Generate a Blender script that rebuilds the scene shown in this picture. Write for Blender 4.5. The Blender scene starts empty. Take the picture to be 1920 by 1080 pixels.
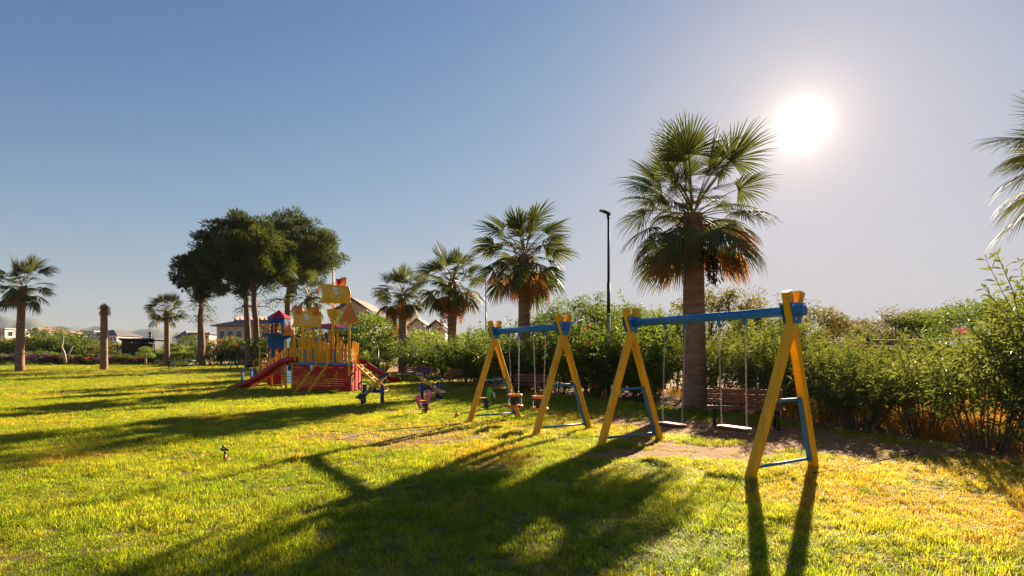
import bpy, math, random
import numpy as np
from mathutils import Vector, Matrix, noise as mnoise

# ------------------------------------------------------------------ camera, sky, sun, exposure
SC = bpy.context.scene
COL = SC.collection
FPX, CAMH, HOR = 1022.0, 1.6, 667.0          # focal length in px of the 1920 px photo, eye height, horizon row
cam_d = bpy.data.cameras.new('camera'); cam = bpy.data.objects.new('camera', cam_d); COL.objects.link(cam)
cam.location = (0, 0, CAMH); cam.rotation_euler = (math.pi/2, 0, 0); cam_d.shift_y = (HOR - 540) / 1920
cam_d.sensor_width = 36; cam_d.lens = 36 * FPX / 1920; cam_d.clip_start = 0.05; cam_d.clip_end = 60000
SC.camera = cam
SUN_EL, SUN_AZ = math.radians(20.5), math.radians(27.95)   # azimuth clockwise from +Y (towards +X)
world = bpy.data.worlds.new('World'); SC.world = world; world.use_nodes = True
wn = world.node_tree; wn.nodes.clear()
w_out = wn.nodes.new('ShaderNodeOutputWorld'); w_bg = wn.nodes.new('ShaderNodeBackground')
w_sky = wn.nodes.new('ShaderNodeTexSky'); w_sky.sky_type = 'NISHITA'; w_sky.sun_disc = False
w_sky.sun_elevation = SUN_EL; w_sky.sun_rotation = SUN_AZ
w_sky.altitude = 0; w_sky.air_density = 1.0; w_sky.dust_density = 0.25; w_sky.ozone_density = 1.6
w_bg.inputs['Strength'].default_value = 0.11
def wnode(op, a, b=None, cls='ShaderNodeVectorMath'):
    q = wn.nodes.new(cls); q.operation = op
    for i, v in enumerate((a, b)):
        if v is None: continue
        if hasattr(v, 'is_linked'): wn.links.new(v, q.inputs[i])
        else: q.inputs[i].default_value = v
    return q.outputs[1] if op == 'DOT_PRODUCT' else q.outputs[0]
SUNV = Vector((math.sin(SUN_AZ)*math.cos(SUN_EL), math.cos(SUN_AZ)*math.cos(SUN_EL), math.sin(SUN_EL)))
# the sky saturates softly (thin bright haze), with the sun's own glare and aureole around its direction
w_pow = wnode('MULTIPLY', wnode('POWER', w_sky.outputs[0], (1.92,1.92,1.92)), (.080,.085,.105))
soft = wnode('DIVIDE', w_pow, wnode('ADD', (1,1,1), wnode('MULTIPLY', w_pow, (1.06,1.12,1.03))))
w_tc = wn.nodes.new('ShaderNodeTexCoord')
w_dot = wnode('MAXIMUM', wnode('DOT_PRODUCT', w_tc.outputs['Generated'], tuple(SUNV)), 0.0, 'ShaderNodeMath')
def lobe(p, k): return wnode('MULTIPLY', wnode('POWER', w_dot, p, 'ShaderNodeMath'), k, 'ShaderNodeMath')
core = wnode('ADD', lobe(7000.0, 8.0), lobe(1900.0, .9), 'ShaderNodeMath')
halo = wnode('ADD', lobe(420.0, .60), lobe(60.0, .12), 'ShaderNodeMath')
def tint_(f, c):
    q = wn.nodes.new('ShaderNodeVectorMath'); q.operation = 'SCALE'; q.inputs[0].default_value = c; wn.links.new(f, q.inputs['Scale']); return q.outputs[0]
total = wnode('ADD', soft, wnode('ADD', tint_(core, (1,.93,.80)), tint_(halo, (1,.72,.46))))
wn.links.new(total, w_bg.inputs['Color']); wn.links.new(w_bg.outputs[0], w_out.inputs['Surface'])
sun_d = bpy.data.lights.new('sun', 'SUN'); sun_d.energy = 3.2; sun_d.angle = math.radians(0.53); sun_d.color = (1.0, 0.83, 0.60)
sun = bpy.data.objects.new('sun', sun_d); COL.objects.link(sun)
sun.rotation_euler = SUNV.to_track_quat('Z', 'Y').to_euler(); sun.location = (30, 50, 40)
SC.view_settings.view_transform = 'Standard'; SC.view_settings.look = 'None'
SC.view_settings.gamma = 1; SC.view_settings.exposure = 2.85; SC.view_settings.use_curve_mapping = False
SC.render.engine = 'CYCLES'
SC.cycles.use_denoising = True; SC.cycles.denoising_prefilter = 'ACCURATE'
SC.cycles.max_bounces = 6; SC.cycles.diffuse_bounces = 4; SC.cycles.glossy_bounces = 2
SC.cycles.transmission_bounces = 3; SC.cycles.transparent_max_bounces = 4; SC.cycles.volume_bounces = 0
SC.cycles.sample_clamp_indirect = .8; SC.cycles.sample_clamp_direct = .7

# ------------------------------------------------------------------ helpers
def lerp(a, b, t): return a + (b - a) * t
def smooth(a, b, x):
    t = np.clip((x - a) / (b - a), 0, 1); return t * t * (3 - 2 * t)
def gz(x, y):
    """height of the ground: level by the swings, a gentle rise to the far edge of the lawn"""
    t = max(0.0, y - 22.0)
    r = 0.019 * t * t / (t + 5.0)
    return min(r, 0.78) if y < 200 else 0.78
def ray(px, py):
    return Vector(((px - 960) / FPX, 1.0, (HOR - py) / FPX))
def at(px, py, Y):                 # the point of a sight line at distance Y
    d = ray(px, py); t = Y / d.y
    return Vector((d.x * t, Y, CAMH + d.z * t))
def gp(px, py):                    # the point of a sight line on the ground
    d = ray(px, py); z = 0.0
    for _ in range(30):
        t = (z - CAMH) / d.z; z = lerp(z, gz(d.x * t, d.y * t), 0.6)
    t = (z - CAMH) / d.z
    return Vector((d.x * t, d.y * t, z))
def ground(x, y): return Vector((x, y, gz(x, y)))
def vnoise(x, y, sc, seed=0):
    """value noise for numpy arrays, 0..1"""
    x = np.asarray(x, float) / sc + seed * 17.31; y = np.asarray(y, float) / sc + seed * 9.77
    xi = np.floor(x).astype(np.int64); yi = np.floor(y).astype(np.int64); fx = x - xi; fy = y - yi
    fx = fx*fx*(3-2*fx); fy = fy*fy*(3-2*fy)
    def h(a, b):
        v = np.sin(a * 127.1 + b * 311.7 + seed * 74.7) * 43758.5453
        return v - np.floor(v)
    return (h(xi,yi)*(1-fx)+h(xi+1,yi)*fx)*(1-fy) + (h(xi,yi+1)*(1-fx)+h(xi+1,yi+1)*fx)*fy
def fbm(x, y, sc, seed=0):
    return vnoise(x,y,sc,seed)*.55 + vnoise(x,y,sc*.47,seed+3)*.28 + vnoise(x,y,sc*.21,seed+5)*.17

class MB:
    """collects shapes, then links them as one mesh object"""
    def __init__(s): s.v = []; s.f = []; s.mi = []; s.sm = []
    def add(s, verts, faces, m=0, sm=False):
        o = len(s.v); s.v += [tuple(v) for v in verts]
        for f in faces: s.f.append(tuple(i + o for i in f)); s.mi.append(m); s.sm.append(sm)
        return s
    def box(s, c, size, R=None, m=0):
        hx, hy, hz = size[0]/2, size[1]/2, size[2]/2; c = Vector(c)
        vs = [Vector((x, y, z)) for x in (-hx, hx) for y in (-hy, hy) for z in (-hz, hz)]
        if R is not None: vs = [R @ v for v in vs]
        return s.add([c + v for v in vs], [(0,1,3,2),(4,6,7,5),(0,4,5,1),(2,3,7,6),(0,2,6,4),(1,5,7,3)], m)
    def bar(s, a, b, w, h, up=(0,0,1), bev=0.12, m=0, cap=True):
        """bar with chamfered edges from a to b; w across, h along up"""
        a, b = Vector(a), Vector(b); d = (b - a).normalized(); up = Vector(up)
        if abs(d.dot(up.normalized())) > .99: up = Vector((0, 1, 0))
        x = d.cross(up).normalized(); y = x.cross(d).normalized()
        k = bev * min(w, h); W, H = w/2, h/2
        pr = [(W-k,-H),(W,-H+k),(W,H-k),(W-k,H),(-W+k,H),(-W,H-k),(-W,-H+k),(-W+k,-H)]
        n = 8
        vs = [p + x*u + y*v for p in (a, b) for u, v in pr]
        fs = [(i, (i+1) % n, n+(i+1) % n, n+i) for i in range(n)]
        if cap: fs += [tuple(range(n-1,-1,-1)), tuple(range(n, 2*n))]
        return s.add(vs, fs, m)
    def tube(s, pts, r, n=8, m=0, cap=True, sm=True, closed=False):
        pts = [Vector(p) for p in pts]; N = len(pts)
        rs = r if hasattr(r, '__len__') else [r] * N
        vs = []; prev = None
        for i, p in enumerate(pts):
            if closed: d = pts[(i+1) % N] - pts[i-1]
            else: d = pts[min(i+1, N-1)] - pts[max(i-1, 0)]
            d.normalize()
            if prev is None:
                a = Vector((0,0,1)) if abs(d.z) < .9 else Vector((1,0,0)); x = d.cross(a).normalized()
            else:
                x = prev - d * prev.dot(d); x = x.normalized() if x.length > 1e-6 else d.orthogonal().normalized()
            prev = x; y = d.cross(x)
            for k in range(n):
                t = 2*math.pi*k/n; vs.append(p + (x*math.cos(t) + y*math.sin(t)) * rs[i])
        fs = []
        for i in range(N if closed else N-1):
            j = (i+1) % N
            for k in range(n): fs.append((i*n+k, i*n+(k+1) % n, j*n+(k+1) % n, j*n+k))
        s.add(vs, fs, m, sm)
        if cap and not closed:
            o = len(s.v) - len(vs)
            s.f += [tuple(o+k for k in range(n-1,-1,-1)), tuple(o+(N-1)*n+k for k in range(n))]; s.mi += [m]*2; s.sm += [False]*2
        return s
    def lathe(s, c, prof, n=16, m=0, sm=True):
        c = Vector(c); vs = []
        for r, z in prof:
            for k in range(n):
                t = 2*math.pi*k/n; vs.append(c + Vector((r*math.cos(t), r*math.sin(t), z)))
        N = len(prof)
        fs = [(i*n+k, i*n+(k+1) % n, (i+1)*n+(k+1) % n, (i+1)*n+k) for i in range(N-1) for k in range(n)]
        s.add(vs, fs, m, sm); o = len(s.v) - len(vs)
        s.f += [tuple(o+k for k in range(n-1,-1,-1)), tuple(o+(N-1)*n+k for k in range(n))]; s.mi += [m]*2; s.sm += [False]*2
        return s
    def prism(s, outline, th, M, m=0):
        """flat outline (u, v) with thickness th along w, put in place by the 4x4 M"""
        n = len(outline)
        vs = [M @ Vector((u, v, w)) for w in (-th/2, th/2) for u, v in outline]
        fs = [tuple(range(n-1,-1,-1)), tuple(range(n, 2*n))] + [(i, (i+1) % n, n+(i+1) % n, n+i) for i in range(n)]
        return s.add(vs, fs, m)
    def ring(s, c, R, r, ax=(0,1,0), n=20, k=6, m=0):
        c, ax = Vector(c), Vector(ax).normalized(); x = ax.orthogonal().normalized(); y = ax.cross(x)
        return s.tube([c + (x*math.cos(2*math.pi*i/n) + y*math.sin(2*math.pi*i/n))*R for i in range(n)], r, k, m, closed=True)
    def ball(s, c, r, n=10, m=0, sq=(1,1,1)):
        c = Vector(c); vs = [c + Vector((0,0,-r*sq[2]))]; h = n//2
        for i in range(1, h):
            a = -math.pi/2 + math.pi*i/h
            for k in range(n):
                t = 2*math.pi*k/n; vs.append(c + Vector((r*sq[0]*math.cos(a)*math.cos(t), r*sq[1]*math.cos(a)*math.sin(t), r*sq[2]*math.sin(a))))
        vs.append(c + Vector((0,0,r*sq[2]))); L = len(vs)-1
        fs = [(0, 1+(k+1) % n, 1+k) for k in range(n)]
        for i in range(h-2):
            fs += [(1+i*n+k, 1+i*n+(k+1) % n, 1+(i+1)*n+(k+1) % n, 1+(i+1)*n+k) for k in range(n)]
        fs += [(L, 1+(h-2)*n+k, 1+(h-2)*n+(k+1) % n) for k in range(n)]
        return s.add(vs, fs, m, True)
    def mesh(s, name, mats, off=None):
        me = bpy.data.meshes.new(name)
        vs = s.v if off is None else [(a-off[0], b-off[1], c-off[2]) for a, b, c in s.v]
        me.from_pydata(vs, [], s.f)
        for mm in (mats if isinstance(mats, (list, tuple)) else [mats]): me.materials.append(mm)
        me.polygons.foreach_set('material_index', s.mi); me.polygons.foreach_set('use_smooth', s.sm); me.update()
        return me
    def build(s, name, mats, parent=None, loc=None):
        off = parent.location if parent is not None else loc
        if parent is not None and parent.parent is not None: off = parent.location + parent.parent.location
        o = bpy.data.objects.new(name, s.mesh(name, mats, off)); COL.objects.link(o)
        if parent is not None: o.parent = parent
        elif loc is not None: o.location = loc
        return o
def link(name, me, parent=None, loc=(0,0,0), rot=(0,0,0), sc=(1,1,1)):
    o = bpy.data.objects.new(name, me); COL.objects.link(o); o.location = loc; o.rotation_euler = rot
    o.scale = sc if hasattr(sc, '__len__') else (sc,)*3
    if parent is not None: o.parent = parent
    return o
def tag(o, label=None, cat=None, group=None, kind=None):
    if label: o['label'] = label
    if cat: o['category'] = cat
    if group: o['group'] = group
    if kind: o['kind'] = kind
    return o
def thing(name, loc, label, cat, group=None, rz=0):
    o = bpy.data.objects.new(name, None); COL.objects.link(o); o.location = loc; o.rotation_euler = (0,0,rz)
    o.empty_display_size = .1
    return tag(o, label, cat, group)
def copy_tree(o, parent=None):
    c = o.copy(); COL.objects.link(c); c.parent = parent
    for ch in list(o.children): copy_tree(ch, c)
    return c
def tris(name, V, F, mats, mi=None, smooth_=False):
    """numpy verts and equal-sized faces -> mesh (fast)"""
    me = bpy.data.meshes.new(name); V = np.asarray(V, np.float32); F = np.asarray(F, np.int32); k = F.shape[1]
    me.vertices.add(len(V)); me.vertices.foreach_set('co', V.ravel())
    me.loops.add(F.size); me.loops.foreach_set('vertex_index', F.ravel())
    me.polygons.add(len(F)); me.polygons.foreach_set('loop_start', np.arange(0, F.size, k, dtype=np.int32))
    me.polygons.foreach_set('loop_total', np.full(len(F), k, np.int32))
    for m in (mats if isinstance(mats, (list, tuple)) else [mats]): me.materials.append(m)
    if mi is not None: me.polygons.foreach_set('material_index', np.asarray(mi, np.int32))
    me.polygons.foreach_set('use_smooth', np.full(len(F), smooth_, bool))
    me.update(calc_edges=True); me.validate(); return me

# ------------------------------------------------------------------ materials
def nodes(name):
    m = bpy.data.materials.new(name); m.use_nodes = True; t = m.node_tree
    return m, t, t.nodes['Principled BSDF'], t.nodes['Material Output']
def tex_noise(t, scale, detail=4, rough=.6, coord='Object', vec=None):
    tc = t.nodes.new('ShaderNodeTexCoord'); n = t.nodes.new('ShaderNodeTexNoise')
    n.inputs['Scale'].default_value = scale; n.inputs['Detail'].default_value = detail; n.inputs['Roughness'].default_value = rough
    if vec is not None:
        mp = t.nodes.new('ShaderNodeMapping'); mp.inputs['Scale'].default_value = vec
        t.links.new(tc.outputs[coord], mp.inputs[0]); t.links.new(mp.outputs[0], n.inputs['Vector'])
    else: t.links.new(tc.outputs[coord], n.inputs['Vector'])
    return n
def ramp(t, src, stops):
    r = t.nodes.new('ShaderNodeValToRGB'); e = r.color_ramp.elements
    while len(e) < len(stops): e.new(.5)
    for q, (p, c) in zip(e, stops): q.position = p; q.color = (*c, 1)
    t.links.new(src, r.inputs[0]); return r
def paint(name, c, rough=.45, var=.25, scale=6, bump=.15, bscale=40, vec=None, spec=.4, metal=0, worn=None):
    """painted or plain surface: colour with mottling, worn patches and fine relief"""
    m, t, b, o = nodes(name)
    n = tex_noise(t, scale, 5, .65, vec=vec)
    lo = tuple(x*(1-var) for x in c); hi = tuple(min(1, x*(1+var*.5)) for x in c)
    r = ramp(t, n.outputs[0], [(.3, lo), (.55, c), (.75, hi)])
    src = r.outputs[0]
    if worn:
        n3 = tex_noise(t, scale*3.1, 6, .7); r3 = ramp(t, n3.outputs[0], [(.62, (0,0,0)), (.70, (1,1,1))])
        mx = t.nodes.new('ShaderNodeMix'); mx.data_type = 'RGBA'
        t.links.new(r3.outputs[0], mx.inputs['Factor']); t.links.new(src, mx.inputs['A']); mx.inputs['B'].default_value = (*worn, 1)
        src = mx.outputs['Result']
    t.links.new(src, b.inputs['Base Color'])
    b.inputs['Roughness'].default_value = rough; b.inputs['Specular IOR Level'].default_value = spec; b.inputs['Metallic'].default_value = metal
    n2 = tex_noise(t, bscale, 3, .6, vec=vec); bp = t.nodes.new('ShaderNodeBump'); bp.inputs['Strength'].default_value = bump
    bp.inputs['Distance'].default_value = .01
    t.links.new(n2.outputs[0], bp.inputs['Height']); t.links.new(bp.outputs[0], b.inputs['Normal'])
    return m
def leaf(name, c1, c2, trans=.45, rough=.45, spec=.4, tcol=1.6, nscale=.9):
    """thin leaf: diffuse and light passing through; hue varies in clumps"""
    m, t, b, o = nodes(name)
    n = tex_noise(t, nscale, 3, .6)
    r = ramp(t, n.outputs[0], [(.35, c1), (.65, c2)])
    t.links.new(r.outputs[0], b.inputs['Base Color']); b.inputs['Roughness'].default_value = rough
    b.inputs['Specular IOR Level'].default_value = spec
    tr = t.nodes.new('ShaderNodeBsdfTranslucent'); mu = t.nodes.new('ShaderNodeMix'); mu.data_type = 'RGBA'; mu.blend_type = 'MULTIPLY'
    mu.inputs['Factor'].default_value = 1; mu.inputs['B'].default_value = (tcol*1.1, tcol, tcol*.5, 1)
    t.links.new(r.outputs[0], mu.inputs['A']); t.links.new(mu.outputs['Result'], tr.inputs['Color'])
    mx = t.nodes.new('ShaderNodeMixShader'); mx.inputs[0].default_value = trans
    t.links.new(b.outputs[0], mx.inputs[1]); t.links.new(tr.outputs[0], mx.inputs[2]); t.links.new(mx.outputs[0], o.inputs['Surface'])
    return m
M = {}
M['yellow'] = paint('yellow_paint', (.84,.41,.008), .45, .28, 7, .5, 34, vec=(1,1,.16), worn=(.60,.30,.03), spec=.28)
M['yellow2'] = paint('yellow_plastic', (.78,.42,.014), .4, .12, 5)
M['orange'] = paint('orange_fabric', (.72,.20,.02), .6, .2, 6)
M['blue'] = paint('blue_paint', (.008,.16,.44), .35, .18, 5)
M['navy'] = paint('navy_paint', (.018,.035,.25), .35, .2, 5)
M['red'] = paint('red_paint', (.52,.012,.016), .55, .22, 5, spec=.2)
M['redplastic'] = paint('red_plastic', (.42,.008,.018), .38, .15, 4, spec=.3)
M['shadedblue'] = paint('tower_blue_shaded', (.008,.075,.24), .65, .2, 4, spec=.15)  # blue paint darkened to carry the shade on the tower's camera-facing sides
M['white'] = paint('white_paint', (.75,.74,.72), .5, .1, 6)
M['black'] = paint('black_rubber', (.018,.018,.02), .55, .3, 8)
M['iron'] = paint('dark_iron', (.025,.025,.026), .5, .3, 12, metal=.3)
M['steel'] = paint('galvanised_steel', (.50,.49,.46), .38, .25, 20, metal=.85)
M['wood'] = paint('bench_wood', (.20,.065,.03), .55, .4, 3, .3, 12, vec=(1, 12, 12))
M['greenpaint'] = paint('green_plastic', (.05,.36,.04), .4, .15, 5)
M['pink'] = paint('pink_plastic', (.72,.10,.36), .4, .15, 5)
M['teal'] = paint('teal_rope', (.02,.20,.16), .6, .2, 10)
M['tablegreen'] = paint('green_table_paint', (.12,.24,.20), .5, .25, 6)
M['concrete'] = paint('concrete', (.30,.28,.25), .85, .25, 9, .4, 30)
M['trunk'] = paint('palm_bark', (.27,.15,.085), .9, .5, 2.2, .9, 9, vec=(1,1,4.5))
M['pinebark'] = paint('pine_bark', (.19,.105,.065), .9, .5, 3, 1.0, 10, vec=(1,1,.45))
M['stem'] = paint('stem_bark', (.12,.085,.05), .85, .4, 6, .4, 30)
M['palebark'] = paint('pale_bark', (.34,.27,.20), .85, .35, 6, .5, 20)
M['frond'] = leaf('palm_frond_green', (.045,.066,.020), (.10,.112,.03), .28, .62, .15, 1.5)
M['frondtan'] = leaf('palm_frond_dead', (.20,.085,.025), (.34,.16,.05), .40, .7, .2, 1.3)
M['petiole'] = paint('petiole_skin', (.20,.17,.05), .5, .3, 8)
M['pine'] = leaf('pine_needles', (.020,.042,.009), (.085,.10,.016), .28, .7, .12, 1.6, .55)
M['oleander'] = leaf('oleander_leaves', (.060,.088,.026), (.135,.15,.036), .42, .48, .25, 1.6, 1.3)
M['bush'] = leaf('bush_leaves', (.045,.080,.016), (.11,.15,.022), .42, .6, .2, 1.7, 1.0)
M['brightbush'] = leaf('bright_bush_leaves', (.10,.155,.018), (.17,.21,.03), .45, .45, .4, 1.6, 1.0)
M['olivebush'] = leaf('olive_bush_leaves', (.085,.085,.022), (.15,.125,.03), .40, .5, .3, 1.5, 1.2)
M['rustbush'] = leaf('rust_bush_leaves', (.22,.07,.015), (.32,.11,.02), .4, .6, .2, 1.4)
M['straw'] = leaf('dry_straw', (.30,.15,.03), (.46,.25,.06), .45, .8, .0, 1.25)
M['pinkflower'] = leaf('pink_petals', (.62,.04,.14), (.72,.09,.20), .4, .6, .2, 1.2)
M['whiteflower'] = leaf('white_petals', (.75,.75,.70), (.8,.8,.76), .4, .6, .2, 1.1)
M['purpleflower'] = leaf('purple_petals', (.30,.07,.40), (.42,.14,.48), .4, .6, .2, 1.2)
M['seedpod'] = paint('dry_seed_husk', (.07,.045,.022), .9, .4, 10)

# ------------------------------------------------------------------ the ground
def seg_dist(x, y, pts):
    """distance of points to a polyline"""
    best = np.full(np.shape(x), 1e9)
    for (ax, ay), (bx, by) in zip(pts[:-1], pts[1:]):
        dx, dy = bx-ax, by-ay; t = np.clip(((x-ax)*dx + (y-ay)*dy) / (dx*dx+dy*dy), 0, 1)
        best = np.minimum(best, np.hypot(x-ax-t*dx, y-ay-t*dy))
    return best
HEDGE = [(9.2,7.0),(8.6,9.5),(8.2,12.2),(7.4,15.0),(5.6,18.6),(2.8,22.6),(-.5,27.5),(-3.6,34.0),(-8,41.5),(-13,52)]
def ell(x, y, cx, cy, a, b, ang):
    c, s = math.cos(ang), math.sin(ang); u = (x-cx)*c + (y-cy)*s; v = -(x-cx)*s + (y-cy)*c
    return np.sqrt((u/a)**2 + (v/b)**2)
BEAM_ANG = math.atan2(2.59, -1.53)
def masks(x, y):
    """bare soil (0..1) and dryness of the grass (0..1) at ground points"""
    x = np.asarray(x, float); y = np.asarray(y, float)
    n1 = fbm(x, y, 2.1, 1); n2 = fbm(x, y, .75, 2); n3 = fbm(x, y, 6.0, 4)
    soil = np.zeros(np.shape(x)); xo, yo = x, y; x, y = x/.97, y/.97
    def patch(cx, cy, a, b, ang, k):
        return k * (1 - smooth(.55, 1.15, ell(x, y, cx, cy, a, b, ang) + (n2-.5)*.9))
    soil = np.maximum(soil, patch(5.0, 11.7, 4.1, 2.1, BEAM_ANG+.25, 1.0))     # behind and under the near swings
    soil = np.maximum(soil, patch(3.9, 9.4, 1.3, .75, BEAM_ANG+math.pi/2, .85))
    soil = np.maximum(soil, patch(2.9, 10.0, 1.2, .55, BEAM_ANG+.3, .8))
    soil = np.maximum(soil, patch(2.1, 9.1, 1.0, .5, BEAM_ANG+1.2, .95))
    soil = np.maximum(soil, patch(-2.2, 11.2, 2.3, 1.5, .1, .62))               # worn ground left of the far swings
    soil = np.maximum(soil, patch(-1.4, 12.9, 1.5, .7, .2, .5))
    soil = np.maximum(soil, patch(.5, 11.8, 1.5, .7, BEAM_ANG, .35))
    soil = np.maximum(soil, patch(-3.2, 16.2, 1.2, .5, 0, .55))
    soil = np.maximum(soil, patch(-.3, 8.2, 1.2, .5, .5, .35))
    soil = np.maximum(soil, patch(-25, 52, 9, 1.2, 0, .6))
    x, y = xo, yo
    d = seg_dist(x, y, HEDGE); right = x > np.interp(y, [p[1] for p in HEDGE], [p[0] for p in HEDGE])
    d = np.where(right, 0, d)
    soil = np.maximum(soil, (1 - smooth(.3, 1.7, d + (n2-.5)*1.2)) * .9)
    soil = np.maximum(soil, smooth(.66, .80, n2) * .35)
    soil = soil * np.where(y > 66, 1.0, 1.0); soil = np.maximum(soil, smooth(60, 63, y) * .8)
    dry = .12 + .45*smooth(.52, .80, n1) + .25*smooth(.55, .8, n2)
    dry = np.maximum(dry, patch(5.8, 6.6, 3.6, 2.6, .3, .95) * (.45 + .65*n1))
    dry = np.maximum(dry, patch(-2.0, 11.0, 3.0, 2.0, .1, .7) * (.4 + .5*n1))
    dry = np.maximum(dry, patch(2.6, 12.6, 3.0, 2.0, BEAM_ANG, .7) * (.5 + .6*n1))
    dry = np.maximum(dry, soil*.9)
    dry = dry - .30*(1-smooth(4.0, 8.5, y)) * (x < 2.5)                    # greener by the camera
    dry = dry + .04*smooth(15, 40, y)
    return np.clip(soil, 0, 1), np.clip(dry, 0, 1)

def axis(stops):
    out = []
    for (a, b, s) in stops: out += list(np.arange(a, b, s))
    return np.array(out + [stops[-1][1]])
ax_x = axis([(-4800,-1000,950),(-1000,-100,150),(-100,-30,7),(-30,-12,1.0),(-12,12,.16),(12,20,.6),(20,60,5),(60,1000,150),(1000,4800,950)])
ax_y = axis([(-300,-10,60),(-10,2,2),(2,16,.14),(16,30,.4),(30,70,1.2),(70,120,8),(120,1000,120),(1000,3600,650)])
GX, GY = np.meshgrid(ax_x, ax_y)
GZ = np.vectorize(gz)(GX, GY)
near = (np.abs(GX) < 16) & (GY > -6) & (GY < 34)
soil_v, dry_v = masks(GX.ravel(), GY.ravel())
GZ = GZ + np.where(near, (fbm(GX, GY, .55, 8)-.5)*(.045+.04*soil_v.reshape(GX.shape)) - soil_v.reshape(GX.shape)*.02, 0)
ny, nx = GX.shape
idx = np.arange(nx*ny).reshape(ny, nx)
quads = np.stack([idx[:-1,:-1], idx[:-1,1:], idx[1:,1:], idx[1:,:-1]], -1).reshape(-1, 4)
m, t, b, o = nodes('lawn_soil'); M['ground'] = m
def attr(t, name, typ='GEOMETRY'):
    a = t.nodes.new('ShaderNodeAttribute'); a.attribute_name = name; a.attribute_type = typ; return a
aS, aD = attr(t, 'soil'), attr(t, 'dry')
nf = tex_noise(t, 9, 8, .75); nc = tex_noise(t, 1.1, 5, .65)
c_soil = ramp(t, nf.outputs[0], [(.25, (.12,.055,.022)), (.5, (.30,.15,.058)), (.75, (.44,.25,.11))])
c_thatch = ramp(t, nf.outputs[0], [(.3, (.10,.10,.025)), (.6, (.20,.18,.05)), (.8, (.30,.25,.09))])
mx = t.nodes.new('ShaderNodeMix'); mx.data_type = 'RGBA'
add = t.nodes.new('ShaderNodeMath'); add.operation = 'MULTIPLY_ADD'; add.inputs[1].default_value = .9; 
sb = t.nodes.new('ShaderNodeMath'); sb.operation = 'SUBTRACT'; sb.inputs[1].default_value = .45
t.links.new(nc.outputs[0], sb.inputs[0]); t.links.new(aS.outputs['Fac'], add.inputs[0]); t.links.new(sb.outputs[0], add.inputs[2]); add.use_clamp = True
t.links.new(add.outputs[0], mx.inputs['Factor']); t.links.new(c_thatch.outputs[0], mx.inputs['A']); t.links.new(c_soil.outputs[0], mx.inputs['B'])
t.links.new(mx.outputs['Result'], b.inputs['Base Color']); b.inputs['Roughness'].default_value = .95; b.inputs['Specular IOR Level'].default_value = .1
bp = t.nodes.new('ShaderNodeBump'); bp.inputs['Strength'].default_value = .8; bp.inputs['Distance'].default_value = .03
t.links.new(nf.outputs[0], bp.inputs['Height']); t.links.new(bp.outputs[0], b.inputs['Normal'])
me = tris('ground', np.stack([GX.ravel(), GY.ravel(), GZ.ravel()], -1), quads, M['ground'], smooth_=True)
for nm, val in (('soil', soil_v), ('dry', dry_v)):
    a = me.attributes.new(nm, 'FLOAT', 'POINT'); a.data.foreach_set('value', val.astype(np.float32))
tag(link('ground', me), kind='structure')

# ------------------------------------------------------------------ the grass: tufts of single blades spread over the lawn
def tuft_mesh(name, n, rad, h0, h1, w, lean, seed, mat, curl=.5):
    R = np.random.RandomState(seed); V = []; F = []
    for i in range(n):
        a = R.rand()*6.283; r = rad*math.sqrt(R.rand()); px, py = r*math.cos(a), r*math.sin(a)
        az = R.rand()*6.283; h = lerp(h0, h1, R.rand()**1.4); ln = lean*(.3+R.rand())*h
        dx, dy = math.cos(az), math.sin(az); sx, sy = -dy*w*(.7+.6*R.rand()), dx*w
        k = len(V)
        V += [(px-sx, py-sy, -.01), (px+sx, py+sy, -.01),
              (px+dx*ln*.35-sx*.75, py+dy*ln*.35-sy*.75, h*.58), (px+dx*ln*.35+sx*.75, py+dy*ln*.35+sy*.75, h*.58),
              (px+dx*ln*(1+curl*R.rand()), py+dy*ln*(1+curl*R.rand()), h*(.75+.3*R.rand()))]
        F += [(k, k+1, k+3), (k, k+3, k+2), (k+2, k+3, k+4)]
    return tris(name, V, F, mat)
def blade_mat(name, trans):
    m, t, b, o = nodes(name)
    a = attr(t, 'tint', 'INSTANCER')
    t.links.new(a.outputs['Color'], b.inputs['Base Color']); b.inputs['Roughness'].default_value = .5; b.inputs['Specular IOR Level'].default_value = .08
    tr = t.nodes.new('ShaderNodeBsdfTranslucent'); mu = t.nodes.new('ShaderNodeMix'); mu.data_type = 'RGBA'; mu.blend_type = 'MULTIPLY'
    mu.inputs['Factor'].default_value = 1; mu.inputs['B'].default_value = (1.9, 1.76, .5, 1)
    t.links.new(a.outputs['Color'], mu.inputs['A']); t.links.new(mu.outputs['Result'], tr.inputs['Color'])
    mx = t.nodes.new('ShaderNodeMixShader'); mx.inputs[0].default_value = trans
    t.links.new(b.outputs[0], mx.inputs[1]); t.links.new(tr.outputs[0], mx.inputs[2]); t.links.new(mx.outputs[0], o.inputs['Surface'])
    return m
M['blade'] = blade_mat('grass_blades', .55)
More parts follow.
